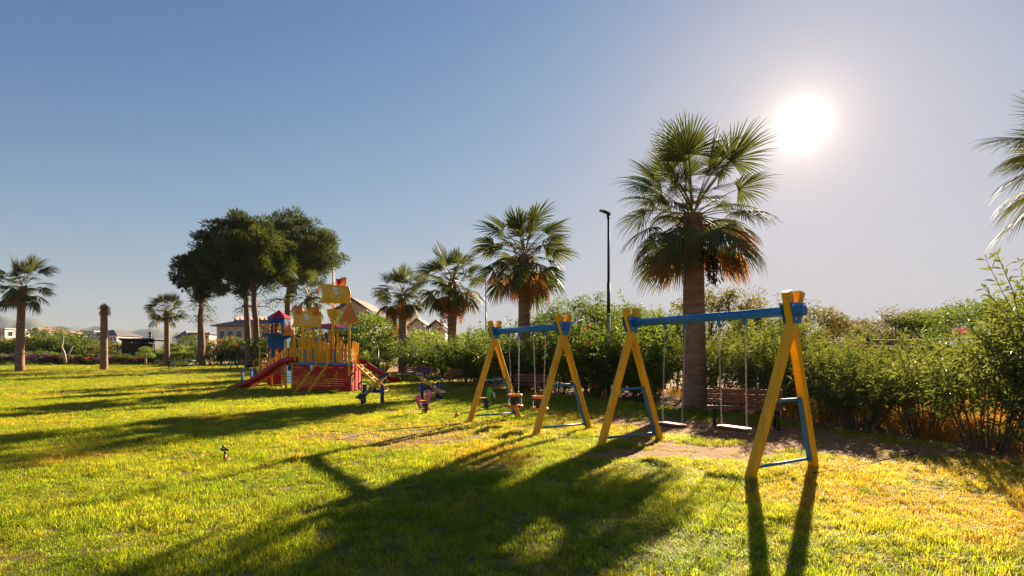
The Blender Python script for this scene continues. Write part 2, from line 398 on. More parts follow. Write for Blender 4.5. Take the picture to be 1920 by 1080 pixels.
def scatter(name, label, cat, pts, rot, scl, tint, meshes):
    """one object: a cloud of points that carries small tufts (kind stuff)"""
    lib = bpy.data.collections.new(name + '_tufts')
    for i, me in enumerate(meshes):
        o = bpy.data.objects.new('tuft', me); lib.objects.link(o)
    me = bpy.data.meshes.new(name); n = len(pts); me.vertices.add(n); me.vertices.foreach_set('co', np.asarray(pts, np.float32).ravel())
    a = me.attributes.new('turn', 'FLOAT_VECTOR', 'POINT'); a.data.foreach_set('vector', np.asarray(rot, np.float32).ravel())
    a = me.attributes.new('size', 'FLOAT_VECTOR', 'POINT'); a.data.foreach_set('vector', np.asarray(scl, np.float32).ravel())
    a = me.attributes.new('tint', 'FLOAT_VECTOR', 'POINT'); a.data.foreach_set('vector', np.asarray(tint, np.float32).ravel())
    a = me.attributes.new('pick', 'INT', 'POINT'); a.data.foreach_set('value', np.random.RandomState(3).randint(0, len(meshes), n).astype(np.int32))
    o = link(name, me)
    g = bpy.data.node_groups.new(name, 'GeometryNodeTree')
    g.interface.new_socket('Geometry', in_out='INPUT', socket_type='NodeSocketGeometry'); g.interface.new_socket('Geometry', in_out='OUTPUT', socket_type='NodeSocketGeometry')
    N = g.nodes; gi = N.new('NodeGroupInput'); go = N.new('NodeGroupOutput'); ip = N.new('GeometryNodeInstanceOnPoints')
    ci = N.new('GeometryNodeCollectionInfo'); ci.inputs['Collection'].default_value = lib; ci.inputs['Separate Children'].default_value = True; ci.inputs['Reset Children'].default_value = True
    def na(nm, ty):
        q = N.new('GeometryNodeInputNamedAttribute'); q.data_type = ty; q.inputs['Name'].default_value = nm; return q.outputs['Attribute']
    L = g.links; L.new(gi.outputs[0], ip.inputs['Points']); L.new(ci.outputs[0], ip.inputs['Instance']); ip.inputs['Pick Instance'].default_value = True
    L.new(na('pick', 'INT'), ip.inputs['Instance Index']); L.new(na('turn', 'FLOAT_VECTOR'), ip.inputs['Rotation']); L.new(na('size', 'FLOAT_VECTOR'), ip.inputs['Scale'])
    L.new(ip.outputs[0], go.inputs[0])
    md = o.modifiers.new('tufts', 'NODES'); md.node_group = g
    return tag(o, label, cat, kind='stuff')
RS = np.random.RandomState(11)
def lawn_points(y0, y1, dens, slope=1.25, pad=2.5):
    hw = slope*y1 + pad; n = int((y1-y0) * 2*hw * dens)
    x = RS.uniform(-hw, hw, n); y = RS.uniform(y0, y1, n)
    k = np.abs(x) < slope*y + pad
    return x[k], y[k]
P_x, P_y, P_s = [], [], []
for (y0, y1, dn, sc) in ((1.2,3.5,80,.95),(3.5,6.5,250,.9),(6.5,10,180,1.0),(10,15,120,1.15),(15,22,62,1.4),(22,34,26,1.9),(34,62,9,2.7)):
    x, y = lawn_points(y0, y1, dn); P_x.append(x); P_y.append(y); P_s.append(np.full(len(x), sc))
P_x, P_y, P_s = map(np.concatenate, (P_x, P_y, P_s))
so, dr = masks(P_x, P_y)
right = P_x > np.interp(P_y, [p[1] for p in HEDGE], [p[0] for p in HEDGE]) + .6
keep = (RS.rand(len(P_x)) > so*1.14) & ~right & (P_y < 61.5)
P_x, P_y, P_s, so, dr = P_x[keep], P_y[keep], P_s[keep], so[keep], dr[keep]
P_z = np.array([gz(a, b) for a, b in zip(P_x, P_y)]) + np.where((np.abs(P_x) < 16) & (P_y < 34), (fbm(P_x, P_y, .55, 8)-.5)*(.045+.04*so) - so*.02, 0)
n = len(P_x)
hv = np.clip(.25 + 1.5*fbm(P_x, P_y, .8, 21), .5, 1.7) * (1 - .45*so) * RS.uniform(.75, 1.25, n)
hv = hv * np.where(P_s > 1.05, P_s**-.8, 1)
gmix = np.clip(fbm(P_x, P_y, 1.3, 31)*1.5 - .25 + RS.normal(0, .16, n), 0, 1)[:, None]
g1, g2, g3 = np.array([.150,.225,.020]), np.array([.295,.32,.034]), np.array([.50,.29,.07])
dmix = np.clip(dr + RS.normal(0, 1, n)*.20/P_s - .14, 0, 1)[:, None]
tint = (g1*(1-gmix) + g2*gmix) * (1-dmix) + g3*dmix
tint = tint * (1 + RS.uniform(-.36, .40, n)/P_s)[:, None]
tm = [tuft_mesh('grass_tuft', 28, .085, .020, .070, .0032, .85, s, M['blade']) for s in range(5)] + \
     [tuft_mesh('grass_tuft', 20, .075, .028, .095, .0029, 1.0, 10+s, M['blade'], 1.0) for s in range(2)]
scatter('lawn_grass', 'short yellow green lawn grass with worn and dry patches', 'grass', np.stack([P_x, P_y, P_z], -1),
        np.stack([RS.normal(0, .12, n), RS.normal(0, .12, n), RS.uniform(0, 6.28, n)], -1), np.stack([P_s*RS.uniform(.8,1.2,n), P_s*RS.uniform(.8,1.2,n), P_s*hv], -1), tint, tm)
print('grass tufts', n)

# fallen leaves and bits of straw
R_ = np.random.RandomState(77); n = 900
lx = np.concatenate([R_.normal(5.0, 1.8, n), R_.uniform(-9, 9, 160)]); ly = np.concatenate([R_.normal(12.0, 1.5, n), R_.uniform(3.6, 22, 160)])
V, F = [], []
for x_, y_ in zip(lx, ly):
    a_ = R_.rand()*6.283; L_ = .03+.06*R_.rand(); w_ = L_*(.12+.2*R_.rand()); z_ = gz(x_, y_)+.015+.03*R_.rand(); d_ = np.array([math.cos(a_), math.sin(a_), .3*R_.normal()]); s_ = np.array([-math.sin(a_)*w_, math.cos(a_)*w_, .3*w_*R_.normal()]); p_ = np.array([x_, y_, z_]); k = len(V)
    V += [p_, p_+d_*L_*.5+s_, p_+d_*L_, p_+d_*L_*.5-s_]; F += [(k,k+1,k+2),(k,k+2,k+3)]
tag(link('fallen_leaf', tris('fallen_leaf', V, F, M['straw'])), 'dry fallen leaves scattered on the soil and lawn', 'leaves', kind='stuff')

# ------------------------------------------------------------------ plants: builders
def frame(d):
    d = d / np.linalg.norm(d); a = np.array([0,0,1.]) if abs(d[2]) < .95 else np.array([1.,0,0])
    x = np.cross(a, d); x /= np.linalg.norm(x); return x, np.cross(d, x)
class Leaves:
    def __init__(s): s.V = []; s.F = []; s.n = 0
    def leaf(s, p, d, L, w, roll, fold=.25, droop=.15):
        """one lance-shaped leaf of two folded halves"""
        d = d/np.linalg.norm(d); x, y = frame(d); c, sn = math.cos(roll), math.sin(roll)
        sx = x*c + y*sn; nn = np.cross(d, sx)
        tip = p + d*L - np.array([0,0,droop*L]); mid = p + d*L*.45
        k = s.n
        s.V += [p, mid + sx*w + nn*w*fold, tip, mid - sx*w + nn*w*fold]; s.F += [(k, k+1, k+2), (k, k+2, k+3)]; s.n += 4
    def mesh(s, name, mat): return tris(name, np.array(s.V), np.array(s.F), mat)
def rdir(R, up=0.0):
    v = R.normal(size=3); v[2] += up; return v/np.linalg.norm(v)
def oleander(h, r, stems, whorls, L, w, seed, low=.25, arch=.5):
    """upright many-stemmed shrub with whorled lance leaves -> (stem mesh, leaf mesh, shoot tips)"""
    R = np.random.RandomState(seed); S = MB(); Q = Leaves(); tips = []
    for i in range(stems):
        a = R.rand()*6.283; rr = r*math.sqrt(R.rand()); b0 = np.array([math.cos(a)*rr*.28, math.sin(a)*rr*.28, -.03])
        hh = h*(.62+.42*R.rand())*(1-.28*(rr/r)**2)
        top = np.array([math.cos(a)*rr*(.95+.2*R.rand()), math.sin(a)*rr*(.95+.2*R.rand()), hh])
        c = np.array([b0[0]*1.4+top[0]*.25, b0[1]*1.4+top[1]*.25, hh*.6])
        pts = [b0*(1-t)**2 + 2*c*t*(1-t) + top*t*t + R.normal(size=3)*.015 for t in np.linspace(0, 1, 6)]
        if i % 2 == 0 or stems < 30: S.tube(pts, [.014,.012,.010,.008,.006,.004], 4, cap=False)
        subs = [(pts, low, 1.0)]
        for q in range(3):
            t0 = .35+.5*R.rand(); k = min(4, int(t0*5)); p0 = pts[k]; dd = rdir(R, .9); dd[:2] += .5*np.array([math.cos(a), math.sin(a)])
            ln = h*(.16+.16*R.rand()); subs.append(([p0, p0+dd*ln*.5, p0+dd*ln+np.array([0,0,.03])], .1, .5))
            if R.rand() < .3: S.tube(subs[-1][0], [.006,.005,.003], 3, cap=False)
        for ps, lo, fr in subs:
            ps = np.array(ps); m_ = max(3, int(whorls*fr))
            for t in np.linspace(lo, 1, m_):
                u = t*(len(ps)-1); k = min(int(u), len(ps)-2); p = ps[k]*(1-(u-k)) + ps[k+1]*(u-k); ax = ps[k+1]-ps[k]; ax = ax/np.linalg.norm(ax)
                x, y = frame(ax); a0 = R.rand()*6.283
                for j in range(3):
                    aa = a0 + j*2.094 + R.normal()*.25; el = .35 + .55*t + R.normal()*.15
                    d = (x*math.cos(aa) + y*math.sin(aa))*math.cos(el) + ax*math.sin(el)
                    Q.leaf(p, d, L*(.6+.6*R.rand()), w*(.75+.5*R.rand()), R.rand()*3.14, .3, .12+.2*R.rand())
            tips.append(ps[-1])
    return S, Q, tips
def clump_tree(h, trunk_r, cz, rx, rz, clumps, per, L, w, seed, cr=.5, lean=0, trunks=1, flat=False, up=.1):
    """trunk with limbs and a crown of leaf clumps"""
    R = np.random.RandomState(seed); S = MB(); Q = Leaves(); C = []
    for i in range(clumps):
        while True:
            v = R.uniform(-1, 1, 3)
            q = np.linalg.norm(v)
            if .45 < q < 1 and (not flat or v[2] > -.35): break
        v = v * (q**-.25); j = R.normal(size=3)*.08
        C.append(np.array([v[0]*rx, v[1]*rx, cz + v[2]*rz]) + j*rx)
    for k in range(trunks):
        a = k*2.1+R.rand(); off = .0 if trunks == 1 else .25
        b = np.array([off*math.cos(a), off*math.sin(a), -.1]); top = np.array([off*3*math.cos(a)+lean, off*3*math.sin(a), cz - rz*.2])
        ts = np.linspace(0, 1, 7); pts = [b*(1-t)+top*t + R.normal(size=3)*trunk_r*.5*(t*(1-t)*4) for t in ts]
        S.tube(pts, [trunk_r*(1.25-.75*t) for t in ts], 8)
        for c in C[k::trunks*3]:
            f = pts[3 + R.randint(0, 4)]; mid = (f+c)/2 + np.array([0,0,.12*rz]); S.tube([f, mid, c], [trunk_r*.32, trunk_r*.2, trunk_r*.07], 5, cap=False)
    for c in C:
        s = cr*(.65+.7*R.rand())
        for i in range(per):
            v = rdir(R); p = c + v*s*(R.rand()**.5)*np.array([1.15,1.15,.75])
            d = rdir(R, up) + v*.5; Q.leaf(p, d, L*(.6+.7*R.rand()), w*(.7+.6*R.rand()), R.rand()*3.14)
    return S, Q
def flowers(Qpts, n, size, seed, spread=.07, petals=5):
    R = np.random.RandomState(seed); Q = Leaves()
    for i in range(n):
        c = Qpts[R.randint(len(Qpts))]
        for b in range(3):
            p = c + R.normal(size=3)*spread
            ax = rdir(R, .6); x, y = frame(ax)
            for k in range(petals):
                a = k*6.283/petals; d = x*math.cos(a)+y*math.sin(a)+ax*.3
                Q.leaf(p, d, size, size*.42, 0, .1, .05)
    return Q
def plant(name, loc, label, cat, group, stem_me, leaf_me, rz=0, sc=1.0, stem_name='stem', leaf_name='foliage', extra=None):
    t = thing(name, loc, label, cat, group, rz); t.scale = (sc,)*3 if not hasattr(sc, '__len__') else sc
    if stem_me is not None: link(stem_name, stem_me, t)
    f = link(leaf_name, leaf_me, t); f['kind'] = 'stuff'
    if extra:
        e = link('blossom', extra, t); e['kind'] = 'stuff'
    return t

# palms ------------------------------------------------------------
def frond_mesh(el, Lp, Lb, seed, mat, nseg=30, droop=.55, half=2.25, ragged=0.0, hang=1.0, wide=1.0):
    """one fan leaf: stalk that leaves at elevation el, then a pleated fan whose tips hang"""
    R = np.random.RandomState(seed); V = []; F = []; mi = []
    el2 = el - .35*hang; pts = []
    p = np.zeros(3); n = 7
    for i in range(n):
        pts.append(p.copy()); e = lerp(el, el2, i/(n-1)); p = p + np.array([math.cos(e), 0, math.sin(e)])*Lp/(n-1)
    for i in range(n):                                   # flat-sided stalk
        e = lerp(el, el2, i/(n-1)); w = lerp(.035, .014, i/(n-1)); u = np.array([-math.sin(e), 0, math.cos(e)])
        V += [pts[i]+np.array([0,-w,0]), pts[i]+u*w*.5, pts[i]+np.array([0,w,0]), pts[i]-u*w*.5]
    for i in range(n-1):
        for k in range(4): F.append((i*4+k, i*4+(k+1)%4, i*4+4+(k+1)%4, i*4+4+k)); mi.append(1)
    base = pts[-1]; e = el2 - .18*hang
    fwd = np.array([math.cos(e), 0, math.sin(e)]); side = np.array([0,1.,0]); nor = np.array([-math.sin(e),0,math.cos(e)])
    for s in range(nseg):
        if ragged and R.rand() < ragged: continue
        f = (s+.5)/nseg*2-1; a = f*half; L = Lb*(1 - .38*abs(f)**1.6)*(.9+.2*R.rand())
        d = fwd*math.cos(a)+side*math.sin(a) + nor*(.16*math.cos(a*1.2) - .10*abs(f) + R.normal()*.03)
        d /= np.linalg.norm(d); da = half*2/nseg*.5
        t_ = np.cross(nor, d); t_ /= np.linalg.norm(t_)
        k = len(V); K = 5; q = base.copy(); dd = d.copy(); pq = []
        for i in range(K):
            u = i/(K-1); pq.append(q.copy())
            dd = d + np.array([0,0,-1.])*droop*(u**2.0)*(1.1+.5*R.rand()); dd /= np.linalg.norm(dd); q = q + dd*L/(K-1)
        for i in range(K):
            u = i/(K-1); r = u*L; w = min(r*math.tan(da)*1.05, .021*(1-u)*1.9*wide+.003*wide) if u > 0 else .004
            if i == K-1: w = .0015
            V += [pq[i]-t_*w, pq[i]+t_*w + nor*w*.35*(1 if s % 2 else -1)]
        for i in range(K-1): F.append((k+2*i, k+2*i+1, k+2*i+3, k+2*i+2)); mi.append(0)
    return tris('frond', np.array(V), np.array(F), [mat, M['petiole'] if mat is M['frond'] else M['frondtan']], mi)
FR = {}
for nm, el in (('up', 1.30), ('high', 1.0), ('mid', .66), ('flat', .28), ('low', -.12), ('hang', -.50)):
    FR[nm] = [frond_mesh(el, 1.30 if el < 1.2 else 1.05, 1.22, 300+k+int(el*100), M['frond'], 40, {'up':.25,'high':.5,'mid':.8,'flat':1.1,'low':1.4,'hang':1.6}[nm], 1.75 if nm != 'up' else 1.25, .03, 1.0 if el < 1.2 else .35) for k in range(3)]
FR['dead'] = [frond_mesh(-.30, 1.25, 1.05, 80+k, M['frondtan'], 28, 2.6, 1.25, .15, 1.7) for k in range(3)]
FR['old'] = [frond_mesh(-.75, .95, 1.05, 90+k, M['frondtan'], 24, 2.6, 1.0, .25, 1.4) for k in range(3)]
FF = {k: v for k, v in FR.items()}
for nm, el in (('up', 1.30), ('high', 1.0), ('mid', .66), ('flat', .28), ('low', -.12), ('hang', -.50)):
    FF[nm] = [frond_mesh(el, 1.30 if el < 1.2 else 1.05, 1.2, 600+k+int(el*100), M['frond'], 20, {'up':.15,'high':.35,'mid':.6,'flat':.8,'low':1.1,'hang':1.4}[nm], 1.5 if nm != 'up' else 1.0, .04, 1.0 if el < 1.2 else .35, 2.3) for k in range(3)]
def stalk_mesh(L, seed, mt):
    """withered fruit stalk: a thin drooping stem with dark husks"""
    R = np.random.RandomState(seed); S = MB(); p = [Vector((0,0,0))]
    for i in range(6): p.append(p[-1] + Vector((.32*max(0,1-i*.45)+.02*R.normal(), .04*R.normal(), (.06 if i == 0 else -L/6))))
    S.tube(p, [.02,.018,.014,.012,.010,.008,.006], 5)
    Q = Leaves()
    for i in range(95):
        t = .45+.55*R.rand(); u = t*6; k = min(5, int(u)); c = np.array(p[k].lerp(p[k+1], u-k)) + R.normal(size=3)*np.array([.10,.10,.10])*(.4+.6*abs(math.sin(t*14)))
        Q.leaf(c, rdir(R, -1.2), .09+.10*R.rand(), .022+.025*R.rand(), R.rand()*3, .4, .2)
    o = len(S.v); S.add(Q.V, Q.F, 1)
    return S.mesh('fruit_stalk', [M['seedpod'], M[mt]])
STK = [stalk_mesh(l, k, 'seedpod') for l, k in ((1.9,5),(1.5,6),(2.2,7))]
STT = [stalk_mesh(l, k, 'frondtan') for l, k in ((2.4,15),(1.9,16),(2.8,17))]
def trunk_mesh(h, r0, r1, seed, lean=(0,0), ring=.055):
    R = np.random.RandomState(seed); S = MB(); pts = []; rs = []; n = int(h/ring)
    for i in range(n+1):
        t = i/n; pts.append((lean[0]*t*t, lean[1]*t*t, -.12 + t*(h+.12)))
        r = lerp(r0, r1, min(1, t*1.15)) + .10*r0*math.exp(-t*h*2.2)
        rs.append(r*(1 + (.022 if i % 2 else -.012) + R.normal()*.008))
    S.tube(pts, rs, 18); return S
def palm(loc, h, r0, r1, label, counts, seed, sc=1.0, lean=(0,0), stalks=(), tan=True, far=False):
    t = thing('fan_palm_tree', loc, label, 'palm tree', 'fan palms around the lawn')
    R = np.random.RandomState(seed)
    S = trunk_mesh(h, r0, r1, seed, lean)
    for i in range(26):                                   # cut leaf bases under the crown
        a = R.rand()*6.283; z = h - .1 - R.rand()*.8; d = Vector((math.cos(a), math.sin(a), .9)); p = Vector((lean[0], lean[1], z)) + Vector((d.x, d.y, 0))*r1*.85
        S.bar(p, p + d*.22, .09, .03, (0,0,1))
    link('trunk', S.mesh('trunk', M['trunk']), t)
    for kind, n in counts:
        a0 = R.rand()*6.283
        for i in range(n):
            a = a0 + i*6.283/n + R.normal()*.22; me = (FF if far else FR)[kind][R.randint(3)]
            s = sc*(.78+.42*R.rand()); dz = {'up':.25,'high':.18,'mid':.08,'flat':-.02,'low':-.15,'hang':-.28,'dead':-.40,'old':-.55}[kind]
            link('dead_frond' if kind in ('dead','old') else 'frond', me, t, (lean[0]+math.cos(a)*r1*.5, lean[1]+math.sin(a)*r1*.5, h+dz+R.normal()*.08),
                 (R.normal()*.32, R.normal()*.16, a), s)
    for k, (a, s) in enumerate(stalks):
        link('fruit_stalk', (STT if tan else STK)[k % 3], t, (lean[0], lean[1], h-.25), (0,0,a), s)
    return t

# ------------------------------------------------------------------ the palms
FULL = [('up',8),('high',9),('mid',10),('flat',10),('low',9),('hang',9),('dead',8),('old',5)]
pb = gp(1302, 767)
palm(pb, 5.85, .36, .29, 'tall thick-trunked fan palm beside the near swing set, in front of the sun', FULL, 3, 1.0, (-.05,.0),
     ((2.75,1.0),(3.3,1.15),(-.15,1.0),(.25,1.25),(-.7,1.1),(3.9,.8),(-1.3,.9)), False)
def palm_at(px, cy, Y, r0, r1, label, counts, seed, sc=1.0, dx=0, **k):
    c = at(px, cy, Y); b = ground(c.x, Y)
    return palm(b, c.z - b.z, r0, r1, label, counts, seed, sc, (dx,0), far=Y > 25, **k)
SK = [('up',7),('high',10),('mid',11),('flat',11),('low',11),('hang',12),('dead',12),('old',14)]
palm_at(983, 478, 26.5, .33, .27, 'bushy fan palm rising straight behind the far swing set', SK, 5, 1.02, 0, stalks=((1.2,1),(4.2,1.1),(5.2,1)))
palm_at(848, 530, 35, .33, .27, 'fan palm with tan skirt, second to the left of the lamp post', SK, 6, .98, 0, stalks=((3.0,1.2),(2.2,1.2),(3.6,1.3),(.2,1.2),(-.3,1.1),(4.4,1.1)))
palm_at(755, 552, 43, .34, .30, 'fan palm just right of the pirate ship with a long dead skirt', SK, 7, .92, 0, stalks=((3.1,1.3),(3.5,1.2),(2.6,1.3)))
LEAN_ = [('up',6),('high',9),('mid',9),('flat',9),('low',9),('hang',5),('dead',2)]
palm_at(580, 556, 52, .4, .3, 'fan palm half hidden between the pines and the pirate sails', LEAN_, 8, 1.0)
palm_at(37, 537, 44, .31, .25, 'thick fan palm at the far left edge of the lawn', LEAN_, 9, .98, .25)
palm_at(313, 583, 56, .26, .24, 'slim fan palm standing behind the picnic table', LEAN_, 10, .82)
palm_at(2090, 290, 12.5, .42, .32, 'fan palm mostly outside the right edge, only frond tips showing', FULL, 12, 1.0)
# topless palm
c = at(195, 572, 46); b_ = ground(c.x, 46)
t = thing('palm_stump', b_, 'bare palm trunk without a crown, one withered tuft on top', 'palm trunk')
S = trunk_mesh(c.z-b_.z, .28, .25, 21); link('trunk', S.mesh('trunk', M['trunk']), t)
for i in range(9):
    link('dead_frond', FR['old'][i % 3], t, (0,0,c.z-b_.z+.15), (0, -.05*i, -1.2+.45*i if i < 5 else i*.8), .42 if i > 2 else .7)

# ------------------------------------------------------------------ umbrella pines
def pine(px, base_y_Y, crown_px, rx, rz, label, seed, trunk_r, nclump, fork=False):
    Y = base_y_Y; cb = at(crown_px[0], crown_px[1], Y); b0 = at(px, 675, Y); b = ground(b0.x, Y)
    t = thing('umbrella_pine', b, label, 'pine tree', 'umbrella pines behind the pirate ship')
    R = np.random.RandomState(seed); cz = cb.z - b.z; cx = cb.x - b.x; S = MB(); Q = Leaves()
    heads = [(-.35*rx, .9), (.42*rx, -.8)] if fork else [(0, 0)]
    trunks = []
    for k, (hx, hy) in enumerate(heads):
        top = np.array([cx + hx*.35, hy*.4, cz - rz*.25]); b1 = np.array([k*.62, k*.3, -.15]); ts = np.linspace(0, 1, 9)
        pts = [b1*(1-q)+top*q + R.normal(size=3)*np.array([.06,.06,0])*(1 if 0 < q < 1 else 0) for q in ts]
        S.tube(pts, [trunk_r*(1.2-.62*q) + .12*math.exp(-q*14) for q in ts], 10); trunks.append(pts)
    C = []
    while len(C) < nclump:
        v = R.uniform(-1, 1, 3); q = np.linalg.norm(v)
        if q > 1 or q < .35: continue
        if v[2] < -.55 and R.rand() > .4: continue
        v = v*q**-.35; v[2] = v[2] if v[2] > 0 else v[2]*.85
        bump_ = 1 + .22*(vnoise(v[0]*3+seed, v[1]*3, 1.0, seed)-.5) + .07*R.normal()
        C.append(np.array([cx + v[0]*rx*bump_, v[1]*rx*bump_, cz + v[2]*rz*bump_]))
    for i, c in enumerate(C):
        if i % 4 == 0:
            tr = trunks[i//4 % len(trunks)]; f = tr[6+R.randint(3)]; mid = f*.45 + c*.55 + np.array([0,0,-.10*rz]); e = c + (mid-c)*.08
            S.tube([f, f*.75+mid*.25+R.normal(size=3)*.1, mid, e], [trunk_r*.36, trunk_r*.26, trunk_r*.17, trunk_r*.05], 5, cap=False)
        s = (.42+.4*R.rand())*max(.62, rx*.19)
        for j in range(105):
            v = rdir(R); p = c + v*s*np.array([1.25,1.25,.62])*(R.rand()**.4)
            Q.leaf(p, v + np.array([0,0,.45]) + R.normal(size=3)*.35, .36+.2*R.rand(), .05, R.rand()*3, .2, .05)
    for i in range(14):                                   # bare twigs under the crown
        tr = trunks[i % len(trunks)]; f = tr[5+R.randint(2)]; a = R.rand()*6.28; L = rx*(.25+.45*R.rand())
        p = [f, f+np.array([math.cos(a)*L*.5, math.sin(a)*L*.5, .1]), f+np.array([math.cos(a)*L, math.sin(a)*L, -.3-.5*R.rand()])]
        S.tube(p, [.05,.035,.012], 4, cap=False)
        for j in range(26):
            q = p[1]*(1-j/26)+p[2]*j/26 + R.normal(size=3)*.22; Q.leaf(q, rdir(R, -.3), .3, .03, R.rand()*3)
    link('trunk', S.mesh('trunk', M['pinebark']), t)
    f = link('crown', Q.mesh('crown', M['pine']), t); f['kind'] = 'stuff'
    return t
pine(376, 56, (378, 522), 2.3, 3.0, 'leftmost umbrella pine with a small drooping crown and single straight trunk', 1, .34, 110)
pine(468, 52, (466, 486), 4.1, 3.8, 'umbrella pine with twin trunks left of the pirate ship tower', 2, .30, 250, True)
pine(530, 60, (546, 474), 4.9, 3.9, 'tallest broad-crowned umbrella pine rising behind the pirate ship tower', 3, .36, 300)

# ------------------------------------------------------------------ shrubs
OLE = []
for k, (h, r, n, wh) in enumerate(((2.5,1.25,54,15),(2.2,1.15,46,14),(2.7,1.2,50,15),(1.7,.9,36,12))):
    S, Q, tips = oleander(h, r, n, wh, .16, .0155, 100+k, .42); OLE.append((S.mesh('stem', M['stem']), Q.mesh('foliage', M['oleander']), tips))
SS, QQ, TT = oleander(2.4, 1.0, 24, 11, .17, .017, 120, .5); OLE.append((SS.mesh('stem', M['stem']), QQ.mesh('foliage', M['oleander']), TT))
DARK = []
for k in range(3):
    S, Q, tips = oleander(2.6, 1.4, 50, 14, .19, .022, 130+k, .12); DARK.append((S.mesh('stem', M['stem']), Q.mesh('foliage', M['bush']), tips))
FP = {k: flowers(DARK[k][2], 34, .055, 60+k, .09).mesh('blossom', M['pinkflower']) for k in (1,)}
FW = {k: flowers(DARK[k][2], 26, .05, 70+k, .09).mesh('blossom', M['whiteflower']) for k in range(3)}
FS = flowers([sorted(OLE[1][2], key=lambda p: -p[2])[0]], 4, .045, 66, .05).mesh('blossom', M['pinkflower'])
def shrub(kind, x, y, label, rz=0, sc=1.0, fl=None, grp='oleander shrubs of the long hedge', name='oleander_shrub'):
    return plant(name, ground(x, y), label, 'shrub', grp, kind[0], kind[1], rz, sc, extra=fl)
# right-hand row, from the frame edge to the near bench
shrub(OLE[2], 8.75, 8.3, 'tallest leafy shrub at the right edge of the photo', .3, (1.25,1.25,1.34))
shrub(OLE[0], 9.6, 9.3, 'full leafy shrub just left of the tallest one at the right edge', 4.4, (1.25,1.25,1.2))
shrub(OLE[4], 8.0, 9.2, 'thin leggy shrub with slanting bare stems at the right edge', 1.3, (1,1,.95))
shrub(OLE[0], 10.6, 9.6, 'large shrub behind the leggy one at the right edge', 2.3, (1.2,1.2,1.32))
shrub(OLE[4], 8.3, 11.0, 'open shrub in front of orange dry grass, right of the near swing', 2.6, (1,1,.86))
shrub(OLE[3], 7.7, 12.0, 'low open shrub right of the near swing with straw showing under it', .9, (1.15,1.15,1.05))
shrub(OLE[1], 9.9, 12.5, 'shrub with a single pink blossom above the wire fence', 3.6, (1.05,1.05,1.02), FS)
shrub(OLE[0], 7.9, 13.7, 'dense shrub just right of the near swing frame', 4.1, (1,1,.86))
shrub(OLE[2], 9.7, 15.2, 'pale green shrub by the fence post at right', 5.0, (1.15,1.15,.95))
shrub(OLE[1], 7.0, 15.2, 'dense shrub right behind the near wooden bench', .4, (1.1,1.1,1.12))
shrub(OLE[0], 8.3, 17.0, 'tall shrub behind the near swing, right of the thick palm', 1.8, (1.2,1.2,1.25))
shrub(OLE[2], 6.4, 17.6, 'tall shrub touching the right side of the thick palm trunk', 3.0, (1.2,1.2,1.12))
# middle of the hedge, in its own shade
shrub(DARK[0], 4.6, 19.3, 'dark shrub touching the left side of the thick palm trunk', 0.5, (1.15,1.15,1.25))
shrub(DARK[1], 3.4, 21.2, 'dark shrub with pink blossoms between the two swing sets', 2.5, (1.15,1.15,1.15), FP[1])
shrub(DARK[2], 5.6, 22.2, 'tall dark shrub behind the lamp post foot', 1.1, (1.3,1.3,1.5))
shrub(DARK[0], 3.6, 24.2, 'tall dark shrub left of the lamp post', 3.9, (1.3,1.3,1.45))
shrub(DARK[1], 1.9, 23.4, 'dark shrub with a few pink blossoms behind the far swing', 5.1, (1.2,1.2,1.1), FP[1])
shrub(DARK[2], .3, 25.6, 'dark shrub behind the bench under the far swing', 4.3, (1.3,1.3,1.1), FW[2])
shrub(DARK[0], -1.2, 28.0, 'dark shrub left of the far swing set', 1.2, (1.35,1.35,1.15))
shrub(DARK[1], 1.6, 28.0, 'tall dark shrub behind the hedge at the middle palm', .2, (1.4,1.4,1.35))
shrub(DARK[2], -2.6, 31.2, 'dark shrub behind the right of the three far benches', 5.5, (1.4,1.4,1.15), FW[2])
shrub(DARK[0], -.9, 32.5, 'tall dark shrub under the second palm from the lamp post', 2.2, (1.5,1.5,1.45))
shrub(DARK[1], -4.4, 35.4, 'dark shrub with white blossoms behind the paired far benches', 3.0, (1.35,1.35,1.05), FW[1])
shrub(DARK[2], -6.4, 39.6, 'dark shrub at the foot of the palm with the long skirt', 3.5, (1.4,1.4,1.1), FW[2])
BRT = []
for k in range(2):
    S, Q = clump_tree(2.4, .05, 1.35, 1.35, 1.1, 46, 80, .17, .034, 200+k, .42, trunks=4); BRT.append((S.mesh('stem', M['stem']), Q.mesh('foliage', M['brightbush'])))
GRN = []
for k in range(3):
    S, Q = clump_tree(2.6, .06, 1.4, 1.5, 1.2, 52, 80, .18, .036, 210+k, .45, trunks=4); GRN.append((S.mesh('stem', M['stem']), Q.mesh('foliage', M['bush'])))
OLV = []
for k in range(2):
    S, Q = clump_tree(2.4, .05, 1.3, 1.5, 1.1, 48, 74, .2, .03, 220+k, .45, trunks=4); OLV.append((S.mesh('stem', M['stem']), Q.mesh('foliage', M['olivebush'])))
RUS = []
S, Q = clump_tree(2.4, .05, 1.4, 1.2, 1.1, 40, 70, .2, .02, 230, .4, trunks=4); RUS.append((S.mesh('stem', M['stem']), Q.mesh('foliage', M['rustbush'])))
def bush(kind, px, top, Y, label, sc=None, wide=1.0, rz=0, grp='rounded bushes behind the lawn', fl=None, name='bush'):
    c = at(px, top, Y); b = ground(c.x, Y); k = max(.3, (c.z - b.z) / 2.45)
    return plant(name, b, label, 'bush', grp, kind[0], kind[1], rz, (k*wide, k*wide, k), extra=fl)
bush(BRT[0], 714, 648, 41, 'bright lime green bush between the right slide and the skirted palm', wide=1.25)
bush(BRT[1], 805, 618, 44, 'bright sunlit bush between the two skirted palms', wide=1.2, rz=1)
bush(BRT[0], 862, 628, 40, 'bright sunlit bush behind the second palm trunk', wide=1.1, rz=2)
